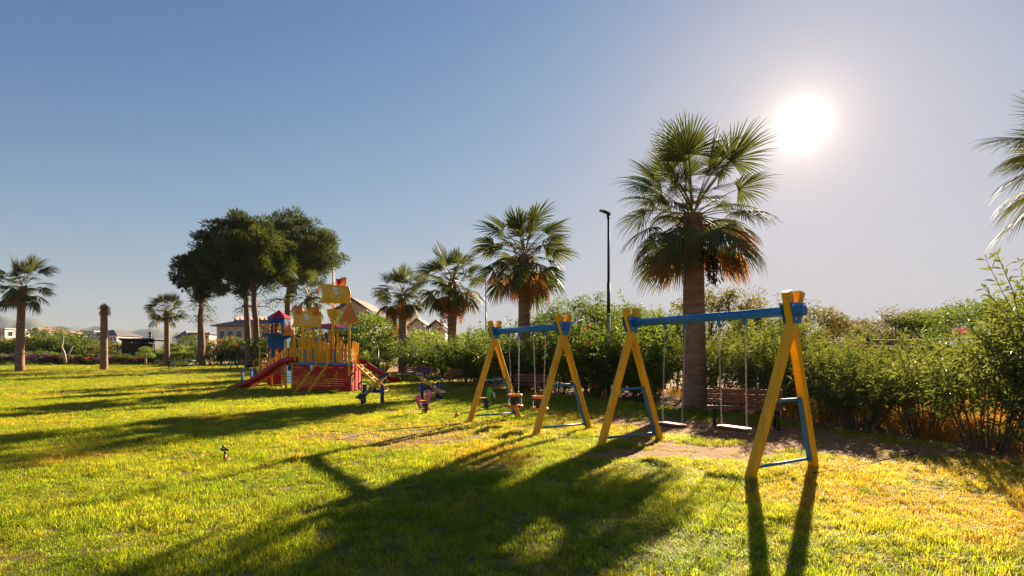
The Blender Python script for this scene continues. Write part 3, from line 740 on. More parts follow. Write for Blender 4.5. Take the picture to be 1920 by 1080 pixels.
bush(GRN[0], 690, 600, 47, 'big dark bush behind the triangular orange sail', wide=1.15, rz=1.5)
bush(GRN[1], 640, 628, 45, 'dark bush hidden behind the pirate ship mast', wide=1.2, rz=.6)
bush(GRN[2], 590, 618, 50, 'dark bush behind the blue pirate tower', wide=1.2, rz=2.6)
bush(GRN[0], 540, 612, 52, 'dark bush behind the red tower roof', wide=1.2, rz=3.6)
bush(GRN[1], 448, 636, 60, 'dark green bush left of the twin pine trunks', wide=1.25, rz=.3)
bush(RUS[0], 421, 631, 61, 'rust coloured bush among the green ones', wide=1.15)
bush(BRT[1], 398, 640, 60, 'pale green bush right of the leftmost pine trunk', wide=1.25, rz=2.2)
bush(GRN[2], 351, 638, 66, 'leafy green bush behind the picnic table', wide=1.35, rz=1.1)
bush(BRT[0], 332, 650, 63, 'low bright bush right of the slim palm trunk', wide=1.5, rz=.7)
bush(BRT[1], 298, 643, 68, 'yellow green bush between the kiosk and the slim palm', wide=1.6, rz=.4)
# broad-leaved trees behind the hedge
TRE = []
for k in range(3):
    S, Q = clump_tree(5.2, .11, 3.2, 2.2, 1.9, 95, 84, .17, .032, 240+k, .55, trunks=2); TRE.append((S.mesh('trunk', M['stem']), Q.mesh('crown', M['bush' if k != 1 else 'olivebush'])))
def btree(kind, px, top, Y, label, wide=1.0, rz=0):
    c = at(px, top, Y); b = ground(c.x, Y); k = (c.z-b.z)/5.0
    return plant('broadleaf_tree', b, label, 'tree', 'leafy trees behind the hedge', kind[0], kind[1], rz, (k*wide, k*wide, k), 'trunk', 'crown')
btree(TRE[0], 655, 590, 55, 'leafy tree behind the sails, in front of the gabled house', 1.0)
btree(TRE[2], 706, 590, 52, 'leafy tree touching the gabled house, left of the skirted palm', 1.0, 1.2)
btree(TRE[0], 1085, 556, 29, 'leafy tree behind the hedge just left of the lamp post', 1.0, 2.0)
btree(TRE[2], 1165, 572, 27, 'leafy tree behind the hedge just right of the lamp post', 1.0, 3.0)
btree(TRE[0], 1225, 585, 25, 'leafy tree behind the left end of the near swing beam', .9, 4.0)
btree(TRE[1], 1350, 548, 25, 'sunlit olive tree right of the thick palm trunk', 1.0, 1.0)
btree(TRE[0], 1430, 580, 24, 'leafy tree behind the near swing beam', 1.0, 5.0)
btree(TRE[1], 1525, 580, 22, 'olive tree behind the right end of the near swing beam', 1.0, 2.5)
btree(TRE[1], 1695, 585, 32, 'wide olive tree behind the wire fence', 1.3, .5)
btree(TRE[2], 1760, 580, 30, 'darker tree right of the wide olive tree behind the fence', 1.25, 1.7)
btree(TRE[1], 1640, 612, 33, 'small olive tree beside the bare tree', 1.2, 3.3)
btree(TRE[2], 1850, 560, 24, 'leafy tree behind the tallest shrub at right', 1.2, 4.4)
btree(TRE[0], 1015, 590, 34, 'leafy tree behind the straight palm at the far swing', 1.0, 5.6)
btree(TRE[2], 925, 615, 40, 'leafy tree behind the far swing and second palm', 1.0, 4.9)
btree(TRE[1], 1570, 606, 29, 'olive tree left of the bare tree', 1.1, 1.9)
# leafless tree
c = at(1597, 700, 27); t = thing('bare_tree', ground(c.x, 27), 'leafless twiggy tree standing behind the fence', 'tree')
S = MB(); R = np.random.RandomState(9)
def grow(p, d, L, r, lv):
    q = p + d*L; S.tube([p, (p+q)/2 + R.normal(size=3)*L*.05, q], [r, r*.85, r*.66], 5 if lv > 1 else 3, cap=False)
    if lv == 0: return
    for k in range(3 if lv > 1 else 4):
        e = d*.75 + rdir(R, .15)*.75; e /= np.linalg.norm(e); grow(q - d*L*.25*R.rand(), e, L*(.55+.25*R.rand()), r*.58, lv-1)
grow(np.array([0,0,-.1]), np.array([.05,0,1.]), 1.5, .09, 5)
link('trunk', S.mesh('trunk', M['stem']), t).scale = (1,1,1)
t.scale = (.86,.86,.86)

# left-hand background ----------------------------------------------
def low_bush(px, top, Y, wide, kind, label, fl, rz):
    return bush(kind, px, top, Y, label, wide=wide, rz=rz, grp='low flowering bushes along the lawn edge', fl=fl, name='flowering_bush')
DK = []
for k in range(2):
    S, Q = clump_tree(2.4, .05, 1.25, 1.6, 1.1, 46, 70, .2, .05, 250+k, .5, trunks=4); DK.append((S.mesh('stem', M['stem']), Q.mesh('foliage', M['bush'])))
PT = [np.array([1.6*math.cos(a)*r, 1.6*math.sin(a)*r, 1.9+.5*math.sin(a*7)*.6 - r*.6]) for a, r in zip(np.arange(0, 40, .41), np.tile([.3,.8,1.0,.6], 25))]
PU = [flowers(PT, 70, .17, 91, .16).mesh('blossom', M['purpleflower']), flowers(PT, 40, .16, 92, .16).mesh('blossom', M['pinkflower'])]
for i, (px, top, fl, txt) in enumerate(((2,662,0,'at the left frame edge'),(45,660,0,'in front of the thick left palm'),(82,658,0,'with the most purple, right of the thick left palm'),
        (112,662,1,'left of the pale-stemmed topiary tree'),(140,664,1,'right of the pale-stemmed topiary tree'),(172,664,1,'left of the topless palm trunk'),
        (205,664,0,'right of the topless palm trunk'),(232,664,1,'under the kiosk awning'),(256,666,1,'left of the small bonsai-like tree'))):
    low_bush(px, top, 60+.6*(i % 2), 1.5, DK[i % 2], 'low flowering bush ' + txt, PU[fl], i*1.3)
for i, (px, top, kind, txt) in enumerate(((0,628,OLV[0],'olive bush at the left frame edge behind the flowers'),(62,634,BRT[0],'sunlit bush right of the thick left palm'),(95,630,OLV[1],'olive bush behind the purple blossoms'),
        (88,624,GRN[0],'dark round bush below the hillside houses'),(135,636,GRN[1],'green bush behind the pale-stemmed topiary tree'),(162,640,OLV[0],'olive bush left of the topless trunk'),
        (212,642,OLV[1],'olive bush right of the topless trunk'),(25,636,BRT[1],'pale bush behind the thick left palm'),(184,645,BRT[0],'sunlit bush below the white hotel block'))):
    bush(kind, px, top, 68 + 2*(i % 3), txt, wide=1.9, rz=i*1.1)
def clipped(x0, x1, top, Y, label):
    a, b = at(x0, top, Y), at(x1, top, Y); z0 = gz(a.x, Y); S = Leaves(); R = np.random.RandomState(5)
    for i in range(5200):
        p = np.array([R.uniform(a.x, b.x), Y + R.uniform(-.5,.5), z0 + (a.z-z0)*R.rand()**.6]); S.leaf(p, rdir(R, .2), .16, .04, R.rand()*3)
    t = thing('clipped_hedge', ground((a.x+b.x)/2, Y), label, 'hedge')
    f = link('foliage', S.mesh('foliage', M['bush']), t, -Vector(t.location)); f['kind'] = 'stuff'
clipped(284, 372, 661, 60.5, 'dark low clipped hedge behind the picnic table')
# topiary tree with pale stems, and a small layered tree
c = at(120, 660, 58); b = ground(c.x, 58); t = thing('topiary_tree', b, 'pale-stemmed topiary tree with two leafy balls at lawn edge', 'tree')
S = MB(); Q = Leaves(); R = np.random.RandomState(4)
def ws(px, py): v = at(px, py, 58); return np.array(v - b)
tr = [ws(123,682), ws(120,662), ws(115,650), ws(118,640), ws(118,628)]; br = [ws(127,668), ws(133,655), ws(139,645)]
S.tube(tr, [.16,.14,.11,.08,.05], 7); S.tube(br, [.10,.08,.05], 6); S.tube([ws(115,650), ws(110,645)], [.07,.04], 5)
for cc, r in ((ws(116,623), .62), (ws(141,640), .42), (ws(108,643), .40)):
    for i in range(420): v = rdir(R); Q.leaf(cc + v*r*R.rand()**.4, v+rdir(R), .16, .035, R.rand()*3)
link('trunk', S.mesh('trunk', M['palebark']), t); f = link('crown', Q.mesh('crown', M['bush']), t); f['kind'] = 'stuff'
c = at(273, 680, 57); b = ground(c.x, 57); t = thing('small_tree', b, 'small bonsai-like tree with layered pads in front of kiosk', 'tree')
def ws2(px, py): v = at(px, py, 57); return np.array(v - b)
S = MB(); Q = Leaves(); S.tube([ws2(273,682), ws2(273,672), ws2(274,660)], [.12,.10,.06], 7)
for cc, r in ((ws2(265,664), .55), (ws2(281,666), .5), (ws2(274,655), .6)):
    for i in range(330): v = rdir(R); Q.leaf(cc + v*r*R.rand()**.4*np.array([1,1,.45]), v+rdir(R), .15, .035, R.rand()*3)
link('trunk', S.mesh('trunk', M['palebark']), t); f = link('crown', Q.mesh('crown', M['brightbush']), t); f['kind'] = 'stuff'
# tall dry grass behind the shrubs at right, and leaf litter
M['strawblade'] = M['straw']
R = np.random.RandomState(15); n = 2600
x = R.uniform(6.5, 17, n); y = R.uniform(8, 24, n); k = (x > np.interp(y, [p[1] for p in HEDGE], [p[0] for p in HEDGE]) - .35) & (x < 1.0*y+4); x, y = x[k], y[k]; n = len(x)
sm = [tuft_mesh('straw_tuft', 30, .16, .12, .48, .0032, .5, 50+s, M['straw']) for s in range(3)]
scatter('dry_grass', 'tall orange dry grass under the right-hand shrubs', 'grass', np.stack([x, y, np.zeros(n)], -1), np.stack([R.normal(0,.1,n), R.normal(0,.1,n), R.uniform(0,6.28,n)], -1),
        np.stack([R.uniform(.8,1.5,n)]*2 + [R.uniform(.5,1.2,n)], -1), np.ones((n,3)), sm)

# ------------------------------------------------------------------ buildings, kiosk, hills
M['plaster'] = paint('cream_plaster', (.62,.52,.40), .85, .12, 1.5, .1, 20)
M['plasterwhite'] = paint('white_plaster', (.55,.50,.43), .85, .12, 1.2, .1, 20)
M['plastergrey'] = paint('grey_plaster', (.45,.45,.45), .85, .12, 1.2, .1, 20)
M['tile'] = paint('roof_tiles', (.25,.12,.08), .8, .4, 2, .6, 14)
M['slate'] = paint('grey_roof', (.13,.12,.13), .7, .3, 2, .3, 14)
M['glass'] = paint('dark_glass', (.02,.025,.03), .12, .2, 3, 0, 10, spec=.6)
M['kioskblack'] = paint('black_boards', (.014,.014,.015), .6, .3, 3)
M['mountain'] = paint('hill_scrub', (.10,.11,.075), .95, .35, .004, 0, 1)
def quadbox(S, x0, x1, y0, y1, z0, z1, m=0): S.box(((x0+x1)/2, (y0+y1)/2, (z0+z1)/2), (x1-x0, y1-y0, z1-z0), None, m)
def house(px0, px1, top, Y, depth, label, rows, cols, wall, roof, roof_h=1.2, kind='hip', group=None, over=.5, wfrac=.55, name='house', side=0, balcony=False, base=None):
    a, b = at(px0, top, Y), at(px1, top, Y); z0 = base if base is not None else gz(a.x, Y) - .3; z1 = a.z; x0, x1 = a.x, b.x
    t = thing(name, Vector(((x0+x1)/2, Y+depth/2, z0)), label, 'building', group)
    S = MB(); quadbox(S, x0, x1, Y, Y+depth, z0, z1); S.build('wall', wall, t)
    S = MB(); e = over; X0, X1, Y0, Y1 = x0-e, x1+e, Y-e, Y+depth+e; r = min(X1-X0, Y1-Y0)/2
    if kind == 'hip':
        zc = z1 + roof_h; cx, cy = (X0+X1)/2, (Y0+Y1)/2; lx = max(0, (X1-X0)/2 - r)*.999; ly = max(0, (Y1-Y0)/2 - r)*.999
        V = [(X0,Y0,z1),(X1,Y0,z1),(X1,Y1,z1),(X0,Y1,z1)] + [(q[0],q[1],q[2]+.18) for q in [(X0,Y0,z1),(X1,Y0,z1),(X1,Y1,z1),(X0,Y1,z1)]] + [(cx-lx,cy-ly,zc),(cx+lx,cy-ly if lx == 0 else cy,zc),(cx+lx,cy+ly,zc),(cx-lx,cy+ly if lx == 0 else cy,zc)]
        S.add(V, [(3,2,1,0),(0,1,5,4),(1,2,6,5),(2,3,7,6),(3,0,4,7),(4,5,9,8),(5,6,10,9),(6,7,11,10),(7,4,8,11)])
    elif kind == 'gable':                               # gable faces the lawn
        cx = (X0+X1)/2; zc = z1 + roof_h
        for sx, (xa, xb) in ((0, (X0, cx)), (1, (cx, X1))):
            za, zb = (z1, zc) if sx == 0 else (zc, z1)
            V = [(xa,Y0,za),(xb,Y0,zb),(xb,Y1,zb),(xa,Y1,za)]; V += [(p, q, r_+.22) for p, q, r_ in V]
            S.add(V, [(3,2,1,0),(4,5,6,7),(0,1,5,4),(1,2,6,5),(2,3,7,6),(3,0,4,7)])
    else: quadbox(S, X0, X1, Y0, Y1, z1, z1+.35)
    S.build('roof', roof, t)
    if kind == 'gable':
        S = MB(); cx = (x0+x1)/2; S.add([(x0,Y+.01,z1),(x1,Y+.01,z1),(cx,Y+.01,z1+roof_h*.93),(x0,Y+.3,z1),(x1,Y+.3,z1),(cx,Y+.3,z1+roof_h*.93)], [(0,1,2),(3,5,4),(0,2,5,3),(1,4,5,2)]); S.build('gable', wall, t)
    w = (x1-x0)/cols*wfrac; hh = (z1-z0)/rows
    def window(c, sx, sy, h_):
        S = MB(); S.box(c, (sx, sy, h_)); f = S.build('window', wall if False else M['white'], t)
        S = MB(); S.box((c[0], c[1]-(.03 if sx > sy else 0), c[2]), (sx*.84 if sx > sy else sx+.06, sy if sx > sy else sy*.84, h_*.86)); S.build('pane', M['glass'], f)
    for r_ in range(rows):
        for c_ in range(cols):
            cx = x0 + (c_+.5)*(x1-x0)/cols; window((cx, Y-.02, z0 + (r_+.52)*hh), w, .10, hh*.52)
        for c_ in range(side):
            cy = Y + (c_+.5)*depth/side; window((x1+.02 if x1 < 0 else x0-.02, cy, z0+(r_+.52)*hh), .10, depth/side*.5, hh*.5)
        if balcony and r_:
            S = MB(); quadbox(S, x0+.2, x1-.2, Y-1.1, Y-.01, z0+r_*hh-.1, z0+r_*hh+.05); bl = S.build('balcony', M['plasterwhite'], t)
            S = MB(); quadbox(S, x0+.2, x1-.2, Y-1.12, Y-1.04, z0+r_*hh+.05, z0+r_*hh+.9); S.build('parapet', M['plasterwhite'], bl)
    return t
h_ = house(409, 520, 612, 92, 12, 'cream hotel block with tiled roof and tall panels behind the twin pines', 2, 7, M['plaster'], M['slate'], 2.0, 'hip', over=.9, wfrac=.6)
S = MB(); a = at(436, 604, 94); b = at(520, 604, 94)
for i in range(9):
    x = lerp(a.x, b.x, i/9); w = (b.x-a.x)/9
    S.add([(x,94,a.z-.6),(x+w,94,a.z-.6),(x+w/2,94,a.z+1.0),(x,104,a.z-.6),(x+w,104,a.z-.6),(x+w/2,104,a.z+1.0)], [(0,1,2),(3,5,4),(0,2,5,3),(1,4,5,2),(0,3,4,1)])
S.build('roof_ridge', M['tile'], h_)
for i in range(8):
    S = MB(); x = lerp(at(409,612,92).x, at(520,612,92).x, i/7); quadbox(S, x-.16, x+.16, 91.82, 91.99, h_.location.z, at(409,612,92).z); S.build('pilaster', M['plaster'], h_)
house(626, 694, 588, 74, 10, 'house with a wide gable showing right of the sails', 1, 3, M['plasterwhite'], M['tile'], 2.0, 'gable')
house(764, 800, 617, 82, 9, 'balconied house between the skirted palms, left gable', 3, 2, M['plasterwhite'], M['tile'], 1.5, 'gable', balcony=True)
house(801, 835, 620, 84, 9, 'balconied house between the skirted palms, right gable', 3, 2, M['plasterwhite'], M['tile'], 1.5, 'gable', balcony=True)
house(331, 352, 634, 150, 14, 'grey apartment block behind the leftmost pine, lower wing', 2, 4, M['plastergrey'], M['slate'], 2.2, 'hip', 'distant apartment wings')
house(352, 392, 626, 152, 14, 'grey apartment block behind the leftmost pine, taller wing', 3, 5, M['plastergrey'], M['slate'], 1.2, 'flat', 'distant apartment wings')
house(155, 176, 622, 190, 16, 'distant grey-white block left of the topless trunk', 3, 3, M['plastergrey'], M['plastergrey'], .5, 'flat', 'distant houses')
house(170, 219, 629, 182, 12, 'distant white terraced hotel behind the topless trunk', 3, 7, M['plasterwhite'], M['slate'], 2.2, 'hip', 'distant houses', balcony=True, side=3)
for i, (p0, p1, top, Y, rw, txt) in enumerate(((-8,9,617,210,3,'at the left frame edge'),(8,20,622,215,2,'second from the left frame edge'),(38,58,618,225,2,'just right of the thick left palm'),(56,70,621,205,2,'above the round dark bush'),
        (66,86,624,195,2,'with wide roof, above the olive bush'),(88,102,622,220,3,'narrow, left of the topiary ball'),(101,110,627,200,2,'small, behind the topiary ball'),(124,133,630,190,2,'low, right of the topiary ball'),(132,147,632,185,2,'lowest one, left of the grey-white block'))):
    house(p0, p1, top, Y, 9, 'distant white hillside house ' + txt, rw, 3, M['plasterwhite'], M['tile'] if i % 2 else M['plasterwhite'], 1.6, 'hip' if i % 2 else 'flat', 'distant houses', side=2, balcony=i % 3 == 0)
# utility pole far off
c = at(282, 660, 170); t = thing('utility_pole', ground(c.x, 170), 'distant thin pole above the kiosk roof', 'pole')
S = MB(); zt = at(282, 622, 170).z; S.tube([(c.x,170,0),(c.x,170,zt)], .35, 6); S.build('shaft', M['iron'], t)
S = MB(); [S.box((c.x, 170, zt-.6-k*.9), (1.6,.2,.2)) for k in range(3)]; S.build('cross_arm', M['iron'], t)
# black kiosk with awning
Yk = 66; a, b = at(228, 640, Yk), at(290, 640, Yk); z0 = gz(a.x, Yk); zr = at(228, 637, Yk).z
t = thing('kiosk', Vector(((a.x+b.x)/2, Yk+1, z0)), 'black wooden kiosk with open front and thin awning', 'kiosk')
S = MB(); quadbox(S, a.x, b.x, Yk+2.6, Yk+2.7, z0, zr); quadbox(S, a.x, a.x+.1, Yk, Yk+2.595, z0, zr); quadbox(S, b.x-.1, b.x, Yk, Yk+2.595, z0, zr); S.build('wall', M['kioskblack'], t)
S = MB(); quadbox(S, a.x-.2, b.x+.2, Yk-.4, Yk+2.9, zr+.003, zr+.18); S.build('roof', M['kioskblack'], t)
x1 = lerp(a.x, b.x, .55); S = MB(); quadbox(S, a.x+.1, x1, Yk+.05, Yk+.12, z0, zr-.002); S.build('front_panel', M['kioskblack'], t)
S = MB(); quadbox(S, x1+.02, b.x-.12, Yk+.02, Yk+.45, z0+.85, z0+.93); S.build('counter', M['iron'], t)
c0 = at(200, 643, Yk-1).x; S = MB(); S.box(((c0+a.x)/2+1.2, Yk-1.2, zr-.32), (a.x-c0+2.6, 1.5, .05), Matrix.Rotation(.03, 3, 'Y')); S.build('awning', M['slate'], t)
S = MB(); S.box(((x1+b.x)/2-.1, Yk-.7, zr-.42), (b.x-x1+.6, 1.3, .05)); S.build('awning', M['slate'], t)
for px in (221, 264, 287):
    c = at(px, 650, Yk-1.2); S = MB(); S.tube([(c.x, Yk-1.25, z0-.1), (c.x, Yk-1.25, zr-.36)], .05, 8); S.build('post', M['iron'], t)
# hills far off
prof = [(-400,600),(-200,590),(-60,588),(0,590),(24,593),(38,598),(55,596),(70,599),(89,609),(107,615),(130,614),(151,616),(173,612),(190,613),(211,619),(240,619),(265,617),(300,618),(340,623),(400,630),(520,634),(700,640),(900,644),(1200,648),(1600,650),(2200,650)]
R = np.random.RandomState(2); Ym = 3000; cols = 150; rows = 9; V = []; pxs = np.linspace(-400, 2200, cols)
for j in range(rows):
    v = j/(rows-1)*2-1
    for i, px in enumerate(pxs):
        py = np.interp(px, [q[0] for q in prof], [q[1] for q in prof]) + (vnoise(px, 0, 14, 3)-.5)*2.2
        top = at(px, py, Ym); Y = Ym + v*420 + (vnoise(px, v*60, 25, 5)-.5)*160*(1-abs(v)); z = -3 + (top.z+3)*(1-abs(v))**.85*(1 if v == 0 else .8+.4*vnoise(px, v*50, 22, 7))
        if v != 0: z = min(z, top.z*.93)
        V.append((top.x*Y/Ym, Y, z))
F = [(j*cols+i, j*cols+i+1, (j+1)*cols+i+1, (j+1)*cols+i) for j in range(rows-1) for i in range(cols-1)]
tag(link('hills', tris('hills', V, F, M['mountain'], smooth_=True)), kind='structure')
# picnic tables
def picnic():
    t = thing('picnic_table', (0,0,0), 'x', 'picnic table', 'green picnic tables on the far lawn')
    for k in range(5): S = MB(); S.bar((-1.1,-.30+k*.15,.74),(1.1,-.30+k*.15,.74), .14, .04, bev=.1); S.build('plank', M['tablegreen'], t)
    for s in (-1, 1):
        for k in range(2): S = MB(); S.bar((-1.1,s*(.62+k*.14),.45),(1.1,s*(.62+k*.14),.45), .13, .04, bev=.1); S.build('seat_plank', M['tablegreen'], t)
        S = MB(); S.bar((s*.8,-.34,.70),(s*.8,.34,.70), .05, .07); S.bar((s*.86,-.78,.40),(s*.86,.78,.40), .05, .09); S.build('brace', M['iron'], t)
        for q in (-1, 1): S = MB(); S.bar((s*.8, q*.24, .70),(s*.8, q*.62, -.02), .06, .09); S.build('leg', M['iron'], t)
    return t
pt = picnic(); g = gp(340, 691); pt.location = g; pt.rotation_euler.z = .12; pt['label'] = 'green picnic table standing alone on the far lawn'
p2 = copy_tree(pt); g = gp(455, 693); p2.location = g; p2.rotation_euler.z = -.1; p2['label'] = 'green picnic table partly hidden by the pirate ship stairs'

# ------------------------------------------------------------------ pirate ship play structure
RX = Vector((-6.98, 23.70, 0)); UD = Vector((-.9045, .4263, 0)); VD = Vector((.4263, .9045, 0)); UP = Vector((0,0,1))
def Zp(zx, zy, v=0.0):             # sight line (enlarged-photo units) met with the upright plane v metres behind the hull side
    d = ray(430 + zx/4.153, 500 + zy/4.153); o = Vector((0,0,CAMH)); p0 = RX + VD*v
    return o + d * ((p0-o).dot(VD) / d.dot(VD))
def Wp(u, v, z): return RX + UD*u + VD*v + UP*z
def uv(p): q = p - RX; return q.dot(UD), q.dot(VD)
SM = Matrix((UD.to_4d(), UP.to_4d(), VD.to_4d(), (0,0,0,1))).transposed()
SM.row[3] = (0,0,0,1)
def plane_m(p):                    # u to the left, v up, w backwards, at point p
    m_ = Matrix(((UD.x,0,VD.x,p.x),(UD.y,0,VD.y,p.y),(UD.z,1,VD.z,p.z),(0,0,0,1))); return m_
ship = thing('pirate_ship_playground', ground(*Wp(3.2,1.5,0).xy), 'red, yellow and blue pirate ship play structure with skull sails and slides', 'playground')
G0 = gz(-9, 26)
def part(name, S, mat, parent=None): return S.build(name, mat, parent or ship)
DECK = Zp(700, 756).z
# hull side slats
def slats(zx0, zx1, v, n, z0, z1, mat, name='hull_slat', gap=.25, p1=None):
    u0 = uv(Zp(zx0, 850, v))[0]; u1 = uv(Zp(zx1, 850, v))[0]; hh = (z1-z0)/n
    for i in range(n):
        z = z0 + (i+.5)*hh; S = MB(); S.bar(Wp(u0, v, z), Wp(u1, v, z), .03, hh*(1-gap), UP, .1); part(name, S, mat)
slats(500, 772, .03, 11, G0+.03, DECK-.07, M['red'], gap=.07)
slats(776, 948, .0, 11, G0+.03, DECK-.07, M['red'], gap=.07)
slats(296, 402, .75, 9, G0+.05, DECK-.15, M['red'], gap=.42)
a0, a1 = Wp(-.02, .03, 0), Wp(.62, 1.35, 0)
for i in range(11):
    z = G0+.03 + (i+.5)*(DECK-.1-G0)/11; S = MB(); S.bar(Vector((a0.x,a0.y,z)), Vector((a1.x,a1.y,z)), .03, (DECK-.1-G0)/11*.8, UP, .1); part('hull_slat', S, M['red'])
for k in (.25, .6, .95):
    p = a0.lerp(a1, k); S = MB(); S.bar(p + Vector((.02,-.02,G0)), p + Vector((.02,-.02,DECK-.08)), .05, .05, VD); part('hull_rib', S, M['red'])
S = MB(); S.prism([(0,0),(uv(Zp(848,980,-.04))[0],0),(0,Zp(950,855,-.04).z-G0)], .03, plane_m(Wp(0,-.04,G0))); part('bow_panel', S, M['redplastic'])
uL = uv(Zp(528, 755))[0]
S = MB(); S.bar(Wp(-.08,-.03,DECK), Wp(uL,-.03,DECK), .05, .11, UP); part('deck_edge', S, M['blue'])
S = MB(); S.add([tuple(Wp(*q)) for q in ((-.05,0,DECK-.04),(uL+1.9,.1,DECK-.04),(uL+1.9,2.9,DECK-.04),(1.5,2.9,DECK-.04),(.6,1.35,DECK-.04),(-.05,0,DECK-.09),(uL+1.9,.1,DECK-.09),(uL+1.9,2.9,DECK-.09),(1.5,2.9,DECK-.09),(.6,1.35,DECK-.09))],
              [(0,1,2,3,4),(9,8,7,6,5),(0,5,6,1),(1,6,7,2),(2,7,8,3),(3,8,9,4),(4,9,5,0)]); part('deck', S, M['wood'])
def post(zx, top, v=.1, w=.105, bottom=None, mat='yellow', name='post'):
    p = Zp(zx, top, v); zb = DECK-.03 if bottom is None else bottom; q = Vector((p.x, p.y, zb)); S = MB()
    S.bar(q, p, w, w, VD, .28); S.ball(p, w*.48, 8, sq=(1,1,.55)); return part(name, S, M[mat])
for zx, top in ((440,577),(475,580),(510,540),(548,575),(572,472),(620,472),(682,600),(705,470),(735,590),(765,600),(872,595)): post(zx, top, .1)
post(934, 425, -.02, .11, Zp(930, 850, -.02).z)
for zx, top in ((560,560),(596,545),(640,560),(655,475),(670,585),(725,580),(750,570),(782,482),(808,585),(845,482),(865,560)): post(zx, top, 1.7)
for zx, top in ((556,600),(588,560),(606,590),(632,590),(650,570),(690,575),(812,600),(838,610),(856,600),(892,605),(915,610)): post(zx, top, .14, .085)
for zx, top in ((300,588),(330,590),(360,592),(412,540)): post(zx, top, 2.4)
for zx, top, v in ((965,585,.75),(985,590,1.05),(1001,600,1.35)): post(zx, top, v)
for zx, v in ((330,.7),(440,.05),(490,.05),(408,.8)): post(zx, 750, v, .09, G0-.02)
for zx, v in ((560,2.6),(720,2.6),(900,2.6)): post(zx, 750, v, .09, G0-.02)
# railing boards with a wavy outline
def board(zx, v, mat, zt=640, zb=735, w=.10, parent=None):
    p0, p1 = Zp(zx, zb, v), Zp(zx, zt, v); hgt = p1.z-p0.z; n = 12; out = []
    prof_ = [(w*(.36+.14*math.cos(i/n*4*math.pi)), i/n*hgt) for i in range(n+1)]
    out = [(-x, y) for x, y in prof_] + [(x, y) for x, y in reversed(prof_)]
    S = MB(); S.prism(out, .025, plane_m(Vector((p0.x, p0.y, p0.z)))); part('railing_board', S, M[mat])
for i, zx in enumerate((590,606,638,652,664)): board(zx, .06, ('blue','yellow','yellow','blue','orange')[i])
for zx, c in ((818,'blue'),(836,'yellow'),(853,'yellow'),(884,'orange'),(901,'blue'),(914,'yellow')): board(zx, .04, c)
for zx, c in ((452,'yellow'),(463,'red'),(488,'yellow'),(498,'orange'),(528,'yellow'),(538,'blue')): board(zx, .1, c, 632, 700)
for zx, c, v in ((310,'yellow',2.42),(320,'red',2.42),(342,'yellow',2.42),(350,'orange',2.42),(372,'yellow',2.42),(386,'red',2.42)): board(zx, v, c, 640, 735)
for zx, c, v in ((955,'white',.5),(974,'yellow',.9),(993,'orange',1.2)): board(zx, v, c, 640, 735)
for z0_, z1_, x0_, x1_, v in ((640,640,548,700,.09),(730,730,548,690,.09),(640,640,770,930,.08),(730,730,770,930,.08),(640,640,440,548,.12),(636,636,300,412,2.45)):
    S = MB(); S.tube([Zp(x0_, z0_, v), Zp(x1_, z1_, v)], .018, 6); part('rail', S, M['yellow'])
for zx in (672, 762):                                   # bent grab handles
    S = MB(); S.tube([Zp(zx+10,720,-.02), Zp(zx-6,712,-.06), Zp(zx-8,660,-.08), Zp(zx-4,610,-.06), Zp(zx+10,602,-.02)], .017, 6); part('grab_handle', S, M['yellow2'])
S = MB(); S.tube([Zp(850,585,1.4), Zp(856,552,1.4), Zp(888,550,1.4), Zp(884,582,1.4), Zp(862,584,1.4)], .02, 6); part('grab_handle', S, M['yellow2'])
# inner cabin walls and its low roof
for x0_, x1_, v, c in ((654,700,1.75,'red'),(715,780,1.8,'red'),(790,842,1.75,'red')):
    p0, p1 = Zp(x0_,735,v), Zp(x1_,605,v); S = MB(); S.bar(Vector((p0.x,p0.y,(p0.z+p1.z)/2)), Vector((p1.x,p1.y,(p0.z+p1.z)/2)), .03, p1.z-p0.z, UP, .05); part('cabin_panel', S, M[c])
for x0_, x1_, v in ((572,600,1.8),(655,690,2.4),(735,780,2.4)):
    p0, p1 = Zp(x0_,690,v), Zp(x1_,550,v); S = MB(); S.bar(Vector((p0.x,p0.y,(p0.z+p1.z)/2)), Vector((p1.x,p1.y,(p0.z+p1.z)/2)), .03, p1.z-p0.z, UP, .05); part('cabin_panel', S, M['blue'])
u0, u1 = uv(Zp(645,478,1.5))[0], uv(Zp(858,478,1.5))[0]; zr = Zp(750,478,1.6).z; um = (u0+u1)/2
S = MB(); S.add([tuple(Wp(*q)) for q in ((u0+.05,1.3,zr),(u1-.05,1.3,zr),(u1-.05,2.7,zr),(u0+.05,2.7,zr),(u0-.45,1.6,zr+.20),(u1+.45,1.6,zr+.20),(u1+.45,2.4,zr+.20),(u0-.45,2.4,zr+.20))], [(3,2,1,0),(4,5,6,7),(0,1,5,4),(1,2,6,5),(2,3,7,6),(3,0,4,7)]); rf = part('cabin_roof', S, M['redplastic'])
S = MB(); [S.bar(Wp(*a_), Wp(*b_), .05, .07, UP) for a_, b_ in (((u0+.07,1.27,zr-.03),(u1-.07,1.27,zr-.03)),((u1-.08,1.3,zr-.034),(u1-.08,2.7,zr-.034)))]; S.build('roof_edge', M['blue'], rf)
